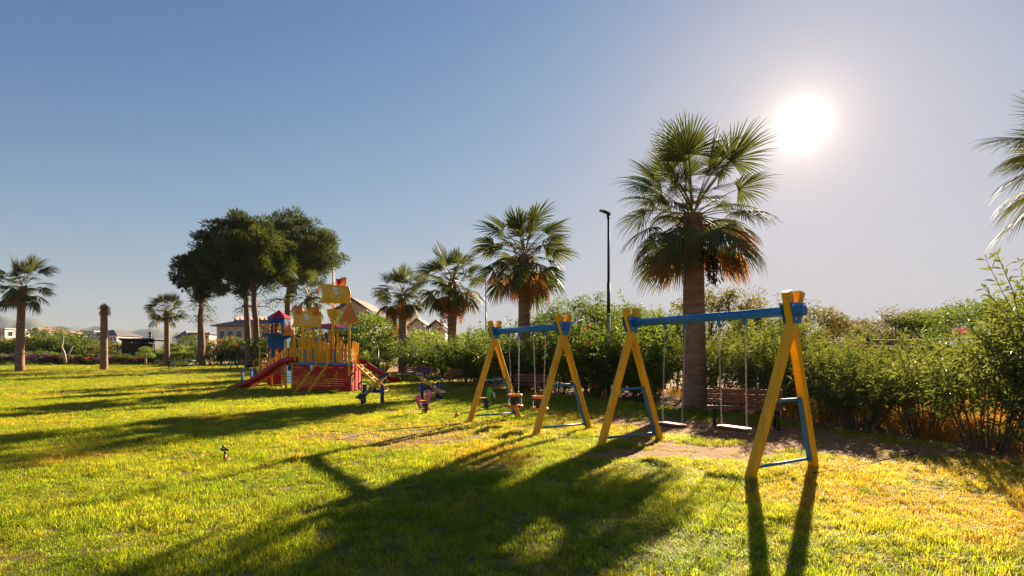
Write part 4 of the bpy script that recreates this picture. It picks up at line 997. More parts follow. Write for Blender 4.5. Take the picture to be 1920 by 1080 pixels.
# masts, crow's nest, sails
mtop = Zp(808, 25, .45); mb_ = Vector((mtop.x, mtop.y, DECK-.05)); S = MB(); S.tube([mb_, mb_.lerp(mtop,.5), mtop], [.065,.06,.035], 10); mast = part('mast', S, M['yellow2'])
zc0, zc1 = Zp(805,402,.45).z, Zp(805,334,.45).z; S = MB()
S.lathe((mtop.x,mtop.y,0), [(.07,zc0),(.19,zc0),(.285,zc1),(.26,zc1),(.175,zc0+.04),(.07,zc0+.04)], 12, sm=False); part('crow_nest', S, M['yellow2'])
def emblem(parent, F):
    """skull over two crossed sabres; F(a, b) -> point on the sail's face, a and b in -1..1"""
    def flat(poly, off=0.0):
        S = MB(); n = len(poly); S.add([F(a_, b_, .012+off) for a_, b_ in poly] + [F(a_, b_, .002+off) for a_, b_ in poly], [tuple(range(n)), tuple(range(2*n-1, n-1, -1))] + [(i, n+i, n+(i+1) % n, (i+1) % n) for i in range(n)]); return S
    sk = [(.20*math.cos(q), .40+.36*math.sin(q)) for q in np.linspace(-.55, math.pi+.55, 15)] + [(-.11,.02),(-.08,-.10),(.08,-.10),(.11,.02)]
    o = flat(sk).build('skull', M['white'], parent)
    for s in (-1, 1):
        pts = np.array([(s*.55, .55), (s*.30, .12), (0, -.22), (-s*.32, -.48)]); t_ = np.linspace(0, 1, 9)
        cur = [(1-q)**3*pts[0] + 3*(1-q)**2*q*pts[1] + 3*(1-q)*q*q*pts[2] + q**3*pts[3] for q in t_]
        wd = [.004,.022,.035,.042,.045,.045,.04,.035,.03]; l = [(c[0]-w*s, c[1]-w) for c, w in zip(cur, wd)]; r = [(c[0]+w*s, c[1]+w*1.4) for c, w in zip(cur, wd)]
        flat(l + r[::-1]).build('sabre', M['white'], parent)
        flat([(-s*.22,-.52),(-s*.18,-.46),(-s*.34,-.20),(-s*.38,-.26)]).build('sabre_guard', M['white'], parent)
        e = flat([(s*.085+.055*math.cos(q), .36+.10*math.sin(q)) for q in np.linspace(0, 6.28, 9)[:-1]], .004); e.build('eye_socket', M['yellow'], parent)
    flat([(0,.20),(.03,.08),(-.03,.08)], .004).build('nose', M['yellow'], parent); flat([(-.08,-.03),(.08,-.03),(.08,-.055),(-.08,-.055)], .004).build('mouth', M['yellow'], parent)
def sail(cor, bulge, name='sail'):
    """curved panel between four corners (tl, tr, br, bl)"""
    tl, tr, br, bl = cor; nrm = (tr-tl).cross(bl-tl).normalized()
    if nrm.y > 0: nrm = -nrm
    def F(a_, b_, off=0.0):
        s_, q = (a_+1)/2, (1-b_)/2; p = tl.lerp(tr, s_).lerp(bl.lerp(br, s_), q); return p + bulge*math.sin(math.pi*q) + nrm*(off+.012)
    n, m_ = 8, 10; S = MB(); V = []
    for side in (0, -.024):
        for j in range(m_+1):
            for i in range(n+1): V.append(F(i/n*2-1, 1-j/m_*2, side))
    K = (n+1)*(m_+1); Fc = []
    for j in range(m_):
        for i in range(n):
            k = j*(n+1)+i; Fc.append((k, k+n+1, k+n+2, k+1)); Fc.append((K+k, K+k+1, K+k+n+2, K+k+n+1))
    ed = [i for i in range(n+1)] + [(n+1)*j+n for j in range(1, m_+1)] + [(n+1)*m_+i for i in range(n-1,-1,-1)] + [(n+1)*j for j in range(m_-1,0,-1)]
    for a_, b_ in zip(ed, ed[1:]+ed[:1]): Fc.append((a_, b_, K+b_, K+a_))
    S.add(V, Fc, 0, True); o = part(name, S, M['yellow2']); emblem(o, F); return o
sail([Zp(497,347,-.06), Zp(712,350,-.06), Zp(712,475,-.06), Zp(497,470,-.06)], VD*.02)
sail([Zp(703,133,.0), Zp(925,152,.45), Zp(920,290,.45), Zp(705,280,.0)], Vector((.16,-.10,0)))
S = MB(); S.tube([Zp(498,318,-.03), Zp(712,326,-.03)], .02, 6); part('yard', S, M['orange'])
S = MB(); S.tube([Zp(690,160,.4), Zp(810,135,.5), Zp(915,90,.9)], .02, 6); part('yard', S, M['orange'])
for zx in (590, 605): 
    S = MB(); S.tube([Zp(zx,472,-.0), Zp(zx,322,-.0)], .03, 6); part('sail_pole', S, M['yellow2'])
def pouch(p, w, h, th, mat, yaw=0.0):
    """furled sail: a hanging half-round pouch that bellies out"""
    S = MB(); n, m_ = 10, 6; V = []; Fc = []; ud = (Matrix.Rotation(yaw, 3, 'Z') @ UD); fd = -(Matrix.Rotation(yaw, 3, 'Z') @ VD)
    for sgn in (1, .25):
        for j in range(m_+1):
            for i in range(n+1):
                x = i/n*2-1; d = math.sqrt(max(0, 1-abs(x)**2.4)); y = j/m_*d
                V.append(p + ud*x*w/2 - UP*y*h*.999 + fd*th*sgn*math.sin(math.pi*min(1, .12+.8*j/m_))*(1-x*x)**.5)
    K = (n+1)*(m_+1)
    for j in range(m_):
        for i in range(n):
            k = j*(n+1)+i; Fc += [(k, k+1, k+n+2, k+n+1), (K+k, K+k+n+1, K+k+n+2, K+k+1)]
    S.add(V, Fc, 0, True); S.tube([p + ud*(-w/2) + UP*.01, p + ud*(w/2) + UP*.01], .018, 6); return part('furled_sail', S, M[mat])
pouch(Zp(540,308,-.1), .47, .38, .16, 'orange'); pouch(Zp(672,318,-.1), .48, .36, .16, 'orange')
pouch(Zp(850,100,.6), .22, .42, .12, 'redplastic', .9); pouch(Zp(890,88,.8), .30, .45, .14, 'orange', .35); pouch(Zp(694,168,.35), .22, .36, .10, 'orange', -.6)
def pennant(zx, top, base, half, v, name='triangular_sail'):
    ap = Zp(zx, top, v); c = Zp(zx, base, v); S = MB()
    for k in range(3):
        a_ = k*2.094 + 1.75; b_ = a_+2.094; A = c + Vector((math.cos(a_), math.sin(a_), 0))*half; B = c + Vector((math.cos(b_), math.sin(b_), 0))*half
        S.add([ap, A, B, ap-UP*.05, A*.94+c*.06, B*.94+c*.06], [(0,1,2),(3,5,4),(1,4,5,2)])
    o = part(name, S, M['orange']); S = MB(); S.tube([c - UP*.05, ap + UP*.06], .03, 8); S.build('pole', M['iron'], o)
    S = MB(); pts = [c + Vector((math.cos(k*2.094+1.75), math.sin(k*2.094+1.75), 0))*half for k in range(3)]; [S.tube([pts[k], pts[(k+1) % 3]], .018, 6) for k in range(3)]; S.build('frame', M['yellow2'], o)
pennant(938, 272, 434, .50, 0); pennant(465, 442, 534, .32, .4)
post(497, 536, .4, .07, DECK)
# blue tower
tc = Zp(388, 600, 2.3); TR = .56
def hexp(r, z, k, c=None): c = c or tc; a_ = k*math.pi/3 + .32; return Vector((c.x + r*math.cos(a_), c.y + r*math.sin(a_), z))
def tower_wall(z0, z1, r, arch=True):
    for k in range(6):
        A, B = hexp(r, z0, k), hexp(r, z0, k+1); w = (B-A).length; h = z1-z0; dx = (B-A).normalized(); nz = dx.cross(UP)
        m_ = Matrix(((dx.x,0,nz.x,A.x),(dx.y,0,nz.y,A.y),(0,1,0,A.z),(0,0,0,1)))
        if arch:
            hole = [(w*.5+w*.30*math.cos(q), h*.42+w*.30*math.sin(q)) for q in np.linspace(math.pi, 0, 9)]; lo = h*.04
            out = [(0,0),(w*.2,0)] + hole + [(w*.8,0),(w,0),(w,h),(0,h)]
        else: out = [(0,0),(w,0),(w,h),(0,h)]
        S = MB(); S.prism(out, .03, m_); part('tower_panel', S, M['shadedblue'])
zB = Zp(388, 530, 2.3).z; zW = Zp(388, 404, 2.3).z; zA = Zp(388, 337, 2.3).z
tower_wall(G0, DECK-.04, TR*1.05, False); tower_wall(DECK, zB-.05, TR); tower_wall(zB+.05, zW, TR*.98)
S = MB(); ring0 = [hexp(TR*1.42, zB-.05, k) for k in range(6)]; ring1 = [hexp(TR*1.42, zB+.05, k) for k in range(6)]; S.add(ring0+ring1, [tuple(range(5,-1,-1)), tuple(range(6,12))] + [(k,(k+1)%6,6+(k+1)%6,6+k) for k in range(6)]); part('balcony_floor', S, M['shadedblue'])
S = MB(); r0_ = [hexp(TR*1.08, zW, k) for k in range(6)]; r1_ = [hexp(TR*1.08, zW+.05, k) for k in range(6)]; S.add(r0_+r1_+[Vector((tc.x,tc.y,zA))], [tuple(range(5,-1,-1))] + [(k,(k+1)%6,6+(k+1)%6,6+k) for k in range(6)] + [(6+k,6+(k+1)%6,12) for k in range(6)]); part('tower_roof', S, M['redplastic'])
zT = Zp(388, 452, 2.3).z
for k in range(6):
    A, B = hexp(TR*1.38, zB+.05, k), hexp(TR*1.38, zB+.05, k+1); dx = (B-A).normalized(); nz = dx.cross(UP)
    for i in range(6):
        p = A.lerp(B, (i+.5)/6); h = zT-zB; out = []
        pr_ = [(.032+.018*math.cos(q/10*4*math.pi), q/10*h) for q in range(11)]; out = [(-x, y) for x, y in pr_] + [(x, y) for x, y in reversed(pr_)]
        S = MB(); S.prism(out, .02, Matrix(((dx.x,0,nz.x,p.x),(dx.y,0,nz.y,p.y),(0,1,0,p.z),(0,0,0,1)))); part('baluster', S, M[('red','yellow','red','yellow','blue','yellow')[i]])
# slides
def slide(pts, wd, w, mat, name='slide'):
    prof_ = [(-.5,.20),(-.5,-.04),(.5,-.04),(.5,.20),(.42,.20),(.40,.02),(.3,0),(-.3,0),(-.40,.02),(-.42,.20)]
    ps = []; P_ = [Vector(p) for p in pts]
    for i in range(len(P_)-1):                         # Catmull-Rom
        a_, b_, c_, d_ = P_[max(i-1,0)], P_[i], P_[i+1], P_[min(i+2,len(P_)-1)]
        for q in np.linspace(0, 1, 6)[:-1]: ps.append(.5*((2*b_)+(c_-a_)*q+(2*a_-5*b_+4*c_-d_)*q*q+(3*b_-a_-3*c_+d_)*q**3))
    ps.append(P_[-1]); V = []; n = len(prof_)
    for i, p in enumerate(ps):
        d = (ps[min(i+1,len(ps)-1)]-ps[max(i-1,0)]).normalized(); nn = wd.cross(d).normalized(); nn = nn if nn.z > 0 else -nn
        V += [p + wd*x*w + nn*y for x, y in prof_]
    Fc = [(i*n+k, i*n+(k+1) % n, (i+1)*n+(k+1) % n, (i+1)*n+k) for i in range(len(ps)-1) for k in range(n)] + [tuple(range(n-1,-1,-1)), tuple((len(ps)-1)*n+k for k in range(n))]
    S = MB(); S.add(V, Fc, 0, True); return part(name, S, M[mat])
slide([Zp(530,735,.1), Zp(455,745,.1), Zp(400,775,.08), Zp(270,860,.05), Zp(180,912,.02), Zp(110,938,0), Zp(60,950,0), Zp(26,968,0)], VD, .52, 'redplastic')
S = MB(); q = Zp(190,930,0); S.tube([Vector((q.x,q.y,G0-.05)), q], .04, 8); part('slide_leg', S, M['blue'])
A, B = Wp(1.72,2.35,DECK+.02), gp(746,724); side_ = (B-A).cross(UP).normalized(); f = lambda t_, z: Vector((lerp(A.x,B.x,t_), lerp(A.y,B.y,t_), z))
slide([f(0,DECK+.02), f(.12,DECK-.02), f(.3,DECK-.30), f(.6,DECK*.42+.08), f(.8,.36), f(.92,.28+B.z), f(1.0,.24+B.z)], side_, .52, 'redplastic')
S = MB(); S.tube([f(.55,G0), f(.55,DECK*.45)], .045, 8); part('slide_leg', S, M['blue'])
S = MB(); S.tube([f(.02,DECK)+side_*(-.28), f(.0,DECK+.34)+side_*(-.28), f(.08,DECK+.32)+side_*(-.28), f(.14,DECK+.05)+side_*(-.28)], .03, 6); part('slide_handle', S, M['orange'])
# climbing ramps
def ramp_rails(tops, feet, w, rungs, name='climbing_rail'):
    for a_, b_ in zip(tops, feet): S = MB(); S.bar(a_, b_, w, w, UP, .2); part(name, S, M['yellow'])
    for k in rungs: S = MB(); S.tube([tops[0].lerp(feet[0], k), tops[1].lerp(feet[1], k)], .028, 8); part('rung', S, M['yellow2'])
ramp_rails([Zp(685,748,-.05), Zp(770,755,-.05)], [gp(551,738.5), gp(577,737.5)], .085, (.1,.985))
tA, tB = Wp(.0,.25,DECK-.03), Wp(.28,.85,DECK-.03); fA = gp(722,735); fB = fA + (tB-tA)
ramp_rails([tA, tB], [fA, Vector((fB.x,fB.y,0.03))], .08, (.15,.32,.5,.68,.85,.98))
# stairs at the left, with handrails and blue posts
for v, dz in ((1.1, 0), (1.95, 0)):
    S = MB(); S.bar(Zp(432,650,v), Zp(212,812,v), .06, .09, UP, .2); part('handrail', S, M['yellow'])
    S = MB(); S.bar(Zp(415,758,v), Zp(196,925,v), .05, .16, UP, .1); part('stringer', S, M['wood'])
for i in range(6):
    t_ = (i+.5)/6; a_ = Zp(lerp(415,196,t_), lerp(752,915,t_), 1.13); b_ = a_ + VD*.78; S = MB(); S.bar(a_, b_, .24, .035, UP); part('step', S, M['wood'])
for zx, v in ((100,1.95),(170,1.95),(203,1.08)):
    p = Zp(zx, 795, v); S = MB(); S.tube([Vector((p.x,p.y,G0-.05)), p], .055, 10); S.ball(p, .055, 8, sq=(1,1,.6)); part('stair_post', S, M['blue'])
for i in range(7):
    t_ = (i+.5)/7; a_ = Zp(lerp(420,215,t_), lerp(668,815,t_), 1.95); S = MB(); S.bar(a_ - UP*.5, a_ + UP*.02, .07, .02, VD); part('stair_baluster', S, M[('yellow','orange','yellow','blue')[i % 4]])
S = MB(); S.tube([Zp(238,785,1.0), Zp(236,608,1.0)], .035, 8); S.tube([Zp(222,622,1.0), Zp(305,625,1.0)], .025, 6); part('loop_post', S, M['yellow2'])
S = MB(); S.tube([Zp(240,672,1.0), Zp(270,672,1.0), Zp(296,690,1.0), Zp(296,712,1.0), Zp(272,728,1.0), Zp(240,728,1.0)], .022, 6); part('climbing_loop', S, M['yellow2'])
S = MB(); S.ring(Zp(210,755,1.0), .20, .02, VD); part('climbing_loop', S, M['yellow2'])
for i in range(8):
    t_ = (i+.5)/8; a_ = Zp(lerp(425,214,t_), lerp(662,812,t_), 1.1); S = MB(); S.bar(a_ - UP*.48, a_ + UP*.0, .075, .022, VD); part('stair_baluster', S, M[('yellow','orange','yellow','yellow')[i % 4]])
S = MB(); S.bar(Zp(432,650,1.1)-UP*.46, Zp(212,812,1.1)-UP*.46, .05, .05, UP, .2); part('handrail', S, M['yellow'])
# things fixed to the hull
cA = Zp(835, 840, -.05)
S = MB(); q = lambda x, z: cA + UD*(-x) + UP*z
S.tube([q(0,.13), q(0,-.13)], .014, 6); S.tube([q(-.07,.07), q(.07,.07)], .013, 6); S.ring(q(0,.16), .03, .01, VD, 10, 5); S.tube([q(.13*math.sin(a_), -.02-.12*math.cos(a_)) for a_ in np.linspace(-1.5,1.5,11)], .014, 6)
for s in (-1, 1): S.tube([q(s*.13,-.01), q(s*.09,-.03)], [.005,.02], 5); S.tube([q(s*.13,-.01), q(s*.145,-.06)], [.005,.02], 5)
part('anchor_emblem', S, M['yellow2'])
for zx, zy, r in ((600,832,.135),(725,838,.135)):
    S = MB(); c_ = Zp(zx, zy, -.03); S.ring(c_, r, .016, VD); [S.tube([c_, c_ + (UD*math.cos(a_) + UP*math.sin(a_))*r*1.2], .010, 5) for a_ in np.arange(0, 6.28, 1.047)]; part('wheel_emblem', S, M['yellow2'])
S = MB(); c_ = Zp(520,835,-.02); S.ring(c_, .15, .012, UD + VD*.9); part('wheel_emblem', S, M['yellow2'])
S = MB(); c_ = Zp(641,782,-.03); S.prism([(-.09,-.12),(.09,-.12),(.09,.12),(-.09,.12)], .012, plane_m(c_)); part('notice_board', S, M['white'])
for k in range(3): S = MB(); c_ = Zp(423, 850+k*30, .6); S.box(c_, (.20,.03,.17), Matrix.Rotation(-.44, 3, 'Z')); part('play_panel', S, M['yellow'])
S = MB(); c_ = Zp(470,790,.5); S.prism([(.12*math.cos(a_), .14*math.sin(a_)) for a_ in np.linspace(0,6.28,13)[:-1]], .03, plane_m(c_)); part('play_panel', S, M['blue'])
for k in range(5): S = MB(); S.bar(Zp(448,835+k*22,.45), Zp(488,837+k*22,.45), .02, .03, UP); part('ladder_rung', S, M['blue' if k % 2 else 'white'])

# ------------------------------------------------------------------ swings
def bolt(S, p, ax, r=.014): ax = Vector(ax).normalized(); S.tube([p - ax*.004, p + ax*.012], r, 8)
def swing_frame(P0, P1, label, over, lean=0.0):
    """P0, P1: ground points under the two ends of the crossbeam"""
    P0, P1 = Vector(P0), Vector(P1); F0 = P0.copy(); mid = (P0+P1)/2; d = (P1-P0).normalized(); c = Vector((d.y, -d.x, 0))   # c: across, to the right of the beam
    t = thing('swing_set', Vector((mid.x, mid.y, 0)), label, 'swing set', 'yellow swing frames with blue beams'); BH = 2.20
    for e, (P, s) in enumerate(((P0, -1), (P1, 1))):
        for k in (-1, 1):
            sh = d*(-lean if e == 0 else 0); foot = P + c*k*.72; hd = P + sh - c*k*.145; w = .112 if k < 0 else .109
            S = MB(); S.bar(foot - (hd + UP*2.46 - foot)*.03, hd + UP*2.46, w, w, d, .10); S.build('leg', M['yellow'], t)
        for off in (.075, -.075):
            PB = P + sh*.9; S = MB(); m_ = Matrix(((c.x,0,d.x,PB.x+d.x*off),(c.y,0,d.y,PB.y+d.y*off),(0,1,0,2.18),(0,0,0,1)))
            S.prism([(-.07,-.15),(.07,-.15),(.175,.13),(-.175,.13)], .010, m_); pl = S.build('bracket_plate', M['blue'], t)
            for x, z in ((-.12,.09),(-.09,.0),(-.055,-.09),(.12,.09),(.09,0),(.055,-.09)):
                S = MB(); bolt(S, PB + c*x + UP*(2.18+z) + d*off*1.07, d*(1 if off > 0 else -1)); S.build('bolt', M['steel'], pl)
        def leg_pt(k, z): return P + sh*z/2.46 + c*k*(.72 - (.72+.145)*z/2.46) + UP*z
        S = MB(); S.tube([leg_pt(-1,.14), leg_pt(1,.14)], .022, 8); S.build('tie_bar', M['blue'], t)
        S = MB(); S.tube([leg_pt(-1,1.0), leg_pt(1,1.0)], .022, 8); S.build('tie_bar', M['blue'], t)
        S = MB(); a_, b_ = leg_pt(1,.10) - c*.085, leg_pt(1,1.02) - c*.085; S.bar(a_, b_, .055, .03, c); S.build('brace_strip', M['blue'], t)
    P0 = P0 - d*lean*.9
    S = MB(); S.tube([P0 - d*over + UP*BH, P1 + d*over + UP*BH], .066, 16); S.build('crossbeam', M['blue'], t)
    S = MB(); [S.tube([q + UP*BH, q + dd*.012 + UP*BH], .071, 16) for q, dd in ((P0 - d*over, -d), (P1 + d*over, d))]; S.build('end_cap', M['blue'], t)
    return t, P0, d, c, BH
def chain_mesh(L):
    S = MB(); n = int(L/.030)
    for i in range(n):
        z = -(i+.5)*L/n; a_, b_ = .011, .020; ax = (1,0) if i % 2 else (0,1)
        S.tube([(ax[0]*a_*math.cos(q), ax[1]*a_*math.cos(q), z + b_*math.sin(q)) for q in np.linspace(0, 2*math.pi, 9)[:-1]], .0040, 4, closed=True)
    return S.mesh('chain', M['steel'])
M['rubbertop'] = paint('worn_rubber_seat', (.30,.20,.19), .35, .5, 30, .5, 60, spec=.6)
def hung(name, label, group, beam, s0, s1, seat_w, seat_z, sway, kind):
    """a swing hung from the beam at s0 and s1 metres along it"""
    t_, P0, d, c, BH = beam; A, B = P0 + d*s0 + UP*(BH-.06), P0 + d*s1 + UP*(BH-.06); mid = (A+B)/2
    base = mid + c*sway; base.z = seat_z
    t = thing(name, Vector(base), label, 'swing', group)
    top_z = seat_z + (.035 if kind == 'flat' else .30); ends = [base - d*seat_w*.42, base + d*seat_w*.42]
    for p, e in zip((A, B), ends):
        e = Vector((e.x, e.y, top_z)); S = MB(); S.bar(p + UP*.02, p - UP*.07, .05, .035, d); S.tube([p - UP*.055 - d*.0, p - UP*.10], .018, 8); S.build('hanger', M['blue'], t)
        p = p - UP*.09; v = e - p; q = (-v).to_track_quat('Z', 'X'); dl = v.length - (.07 if kind != 'flat' else .05)
        o = link('chain', chain_mesh(dl), t, p - base, (0,0,0)); o.rotation_euler = q.to_euler()
        S = MB(); f = p + v*(dl/v.length)
        S.tube([e - d*.035 - UP*.01, f, e + d*.035 - UP*.01], .006, 5); S.build('shackle', M['steel'], t)
    if kind == 'flat':
        out = []; w, dp = seat_w/2, .095
        for cx, cy, a0 in ((w-.06,dp-.06,0),(-w+.06,dp-.06,1),(-w+.06,-dp+.06,2),(w-.06,-dp+.06,3)): out += [(cx+.06*math.cos(a_), cy+.06*math.sin(a_)) for a_ in np.linspace(a0*math.pi/2, (a0+1)*math.pi/2, 5)]
        m_ = lambda z, k=1.0: Matrix(((d.x*k,c.x*k,0,base.x),(d.y*k,c.y*k,0,base.y),(0,0,1,z),(0,0,0,1)))
        S = MB(); S.prism(out, .045, m_(seat_z)); seat = S.build('seat', M['black'], t)
        S = MB(); S.prism(out, .014, m_(seat_z+.026, 1.012)); S.build('rim', M['redplastic'], seat); S = MB(); S.prism([(x*.93, y*.86) for x, y in out], .008, m_(seat_z+.036)); S.build('pad', M['rubbertop'], seat)
    else:
        cen = base
        def ring_(z, r, h, nm, mat, hole=.62):
            S = MB(); S.lathe((cen.x, cen.y, z), [(r*hole,0),(r,0),(r*1.05,h/2),(r,h),(r*hole,h),(r*hole,0)], 18); return S.build(nm, mat, t)
        ring_(seat_z+.22, .175, .055, 'top_guard', M['orange']); ring_(seat_z-.03, .19, .05, 'seat', M['orange'], .02)
        for k in range(4):
            a_ = k*math.pi/2 + math.pi/4; p = cen + (d*math.cos(a_) + c*math.sin(a_))*.15; S = MB(); S.bar(p + UP*.02, p + UP*.23, .13, .018, d*math.cos(a_) + c*math.sin(a_)); S.build('side_panel', M['black'], t)
        for k in range(4):
            a_ = k*math.pi/2; p = cen + (d*math.cos(a_) + c*math.sin(a_))*.19; S = MB(); S.ball(p - UP*.005, .03, 8); S.build('bumper', M['orange'] if k % 2 else M['black'], t)
    return t
near = swing_frame((3.71,7.45,0), (2.19,10.0,0), 'near swing frame: yellow A-legs, blue beam and two flat seats', .16, .14)
far = swing_frame((1.07,11.37,0), (-.43,13.59,0), 'far swing frame: yellow A-legs, blue beam and two toddler seats', .10)
g = 'flat swings of the near frame'
hung('swing', 'flat swing nearer the right frame leg of the near set', g, near, .72, 1.18, .52, .50, .05, 'flat')
hung('swing', 'flat swing in front of the thick palm trunk', g, near, 1.84, 2.28, .50, .44, -.06, 'flat')
g = 'toddler swings of the far frame'
hung('toddler_swing', 'orange toddler swing behind the right leg of the far frame', g, far, .60, 1.05, .36, .44, 0, 'cup')
hung('toddler_swing', 'orange toddler swing hanging at the left in the far frame', g, far, 1.62, 2.05, .36, .42, .03, 'cup')

# ------------------------------------------------------------------ benches
def make_bench():
    t = thing('park_bench', (0,0,0), 'x', 'bench', 'brown slatted benches along the hedge')
    for k in range(4): S = MB(); y = -.24+k*.125; S.bar((-.8,y,.43+.004*k),(.8,y,.43+.004*k), .105, .035, bev=.15); S.build('seat_slat', M['wood'], t)
    for k in range(3):
        S = MB(); y = .20+.035*k; z = .56+k*.115; S.bar((-.8,y,z),(.8,y,z), .035, .095, bev=.15); sl = S.build('back_slat', M['wood'], t)
        for x in (-.66,-.62,.62,.66): S = MB(); bolt(S, Vector((x, y-.02, z)), (0,-1,0), .012); S.build('bolt', M['steel'], sl)
    for s in (-1, 1):
        S = MB(); x = s*.64
        S.tube([(x,-.30,-.02),(x,-.25,.25),(x,-.24,.39)], [.03,.022,.028], 8); S.build('leg', M['iron'], t)
        S = MB(); S.tube([(x,.30,-.02),(x,.20,.25),(x,.19,.40)], [.03,.022,.028], 8); S.build('leg', M['iron'], t)
        S = MB(); S.bar((x,-.28,.39),(x,.20,.40), .04, .04); S.tube([(x,.19,.38),(x,.24,.62),(x,.31,.86)], .018, 6); S.build('bracket', M['iron'], t)
    return t
b1 = make_bench(); b1.location = (5.22, 12.2, 0); b1.rotation_euler.z = -.32; b1['label'] = 'brown slatted bench right behind the near flat swings'
for (px, py, rz, txt) in ((990,740,-.75,'brown slatted bench in shade behind the toddler swings'), (775,712,-.45,'reddish slatted bench left of two paired by the hedge'), (797,713,-1.1,'slatted bench turned sideways, right of two paired by hedge'), (846,722,-1.0,'slatted bench alone in front of the dark hedge, turned left')):
    q = copy_tree(b1); q.location = gp(px, py); q.rotation_euler.z = rz; q['label'] = txt

# ------------------------------------------------------------------ seesaws
def seesaw(label, px_base, rz, tilt):
    g_ = gp(*px_base); t = thing('seesaw', Vector(g_), label, 'seesaw', 'blue and yellow seesaws'); t.rotation_euler.z = rz
    def bld(S, nm, mat, parent=None):
        o = link(nm, S.mesh(nm, mat), parent or t); return o
    for s in (-1, 1):
        S = MB(); S.tube([(s*.32,0,-.05),(s*.32,0,.60)], .06, 12); S.ball((s*.32,0,.60), .06, 10, sq=(1,1,.6)); bld(S, 'post', M['navy'])
    S = MB(); S.bar((-.30,0,.42),(.30,0,.42), .09, .11); bld(S, 'axle_beam', M['navy'])
    S = MB(); S.bar((-.05,0,.46),(-.05,0,.56), .06, .06); S.bar((.05,0,.46),(.05,0,.56), .06, .06); bld(S, 'pivot', M['black'])
    Rt = Matrix.Rotation(tilt, 3, 'X'); o_ = Vector((0,0,.58)); r = lambda x, y, z: o_ + Rt @ Vector((x, y, z))
    S = MB(); S.bar(r(0,-1.0,0), r(0,1.0,0), .13, .06, Rt @ Vector((0,0,1))); S.bar(r(0,-.97,-.05), r(0,.97,-.05), .09, .036, Rt @ Vector((0,0,1))); bld(S, 'plank', M['yellow'])
    for s in (-1, 1):
        S = MB(); S.bar(r(0,s*.76,.05), r(0,s*1.08,.05), .24, .035, Rt @ Vector((0,0,1))); bld(S, 'seat', M['black'])
        S = MB(); S.ring(r(0,s*.58,.22), .20, .022, Rt @ Vector((0,1,.12))); bld(S, 'hand_ring', M['navy'])
        S = MB(); S.tube([r(0,s*.9,-.04), r(0,s*.9,-.22)], .05, 8); bld(S, 'bumper', M['navy'])
    return t
seesaw('blue and yellow seesaw beside the pirate ship bow, left of two', (700,757), -.2, .34)
seesaw('blue and yellow seesaw behind the pink spring rider, right of two', (806,750), .62, .30)

# ------------------------------------------------------------------ spring riders
def spring(S, r, h, turns=5):
    n = turns*14; S.tube([(r*math.cos(i/14*6.283), r*math.sin(i/14*6.283), h*i/n) for i in range(n+1)], .021, 6)
def rider(label, px, body_c, body, seat_mat, rz, tail, extra):
    g_ = gp(*px); t = thing('spring_rider', Vector(g_), label, 'spring rider', 'spring riders near the far swing'); t.rotation_euler.z = rz; t.scale = (.82,)*3
    def bld(S, nm, mat): return link(nm, S.mesh(nm, mat), t)
    S = MB(); S.lathe((0,0,-.03), [(.16,0),(.16,.05),(.12,.06)], 14); bld(S, 'base', M['black'])
    S = MB(); spring(S, .085, .30); bld(S, 'spring', M['black']); S = MB(); S.lathe((0,0,.29), [(.10,0),(.10,.05),(.04,.06)], 12); bld(S, 'spring_cap', M['iron'])
    FM = lambda y: Matrix(((1,0,0,0),(0,0,1,y),(0,1,0,0),(0,0,0,1)))
    S = MB(); S.prism(body, .035, FM(0)); bld(S, 'body', body_c)
    if tail: S = MB(); S.prism(tail, .035, FM(0)); bld(S, 'tail', body_c)
    S = MB(); S.prism([(-.20,-.12),(-.06,-.14),(.10,-.10),(.10,.10),(-.06,.14),(-.20,.12)], .03, Matrix(((1,0,0,-.03),(0,1,0,0),(0,0,1,.44),(0,0,0,1)))); bld(S, 'seat', seat_mat)
    S = MB(); S.tube([(.12,-.17,.66),(.12,.17,.66)], .016, 8); bld(S, 'handlebar', M['white']); S = MB(); S.tube([(.10,-.20,.22),(.10,.20,.22)], .018, 8); bld(S, 'footrest', M['white'])
    for s in (-1, 1): S = MB(); S.prism([(.155+.022*math.cos(q), .71+.022*math.sin(q)) for q in np.linspace(0,6.28,11)[:-1]], .006, FM(s*.022)); bld(S, 'eye', M['white'])
    S = MB(); S.prism([(-.12,.36),(.08,.36),(.08,.42),(-.12,.42)], .05, FM(.0)); bld(S, 'seat_support', M['navy'])
    for nm, pl, mt in extra: S = MB(); S.prism(pl, .045, FM(0)); bld(S, nm, mt)
    return t
seahorse = [(.05,.18),(.10,.12),(.16,.10),(.20,.14),(.15,.20),(.13,.30),(.16,.42),(.20,.52),(.20,.60),(.27,.60),(.28,.65),(.22,.70),(.21,.77),(.16,.82),(.10,.82),(.07,.76),(.05,.68),(.03,.58),(.04,.46),(.06,.34)]
seatail = [(-.20,.20),(-.14,.16),(-.10,.20),(-.12,.30),(-.16,.42),(-.10,.50),(-.12,.60),(-.20,.66),(-.28,.62),(-.31,.52),(-.28,.42),(-.25,.32)]
rider('pink seahorse-like spring rider on a black spring', (796,776), M['pink'], seahorse, M['yellow'], .35, seatail, ())
horse = [(.03,.14),(.14,.10),(.17,.16),(.15,.30),(.16,.45),(.19,.56),(.25,.60),(.28,.66),(.26,.76),(.20,.83),(.12,.84),(.06,.78),(.03,.66),(.02,.50),(.02,.30)]
rider('green animal spring rider seen behind the far swing leg', (911,769), M['greenpaint'], horse, M['yellow'], .25, [(-.26,.34),(-.20,.32),(-.20,.42),(-.24,.50),(-.22,.60),(-.27,.60),(-.30,.50),(-.29,.40)], (('beak', [(.26,.60),(.30,.46),(.34,.42),(.34,.50),(.29,.64)], M['white']),))

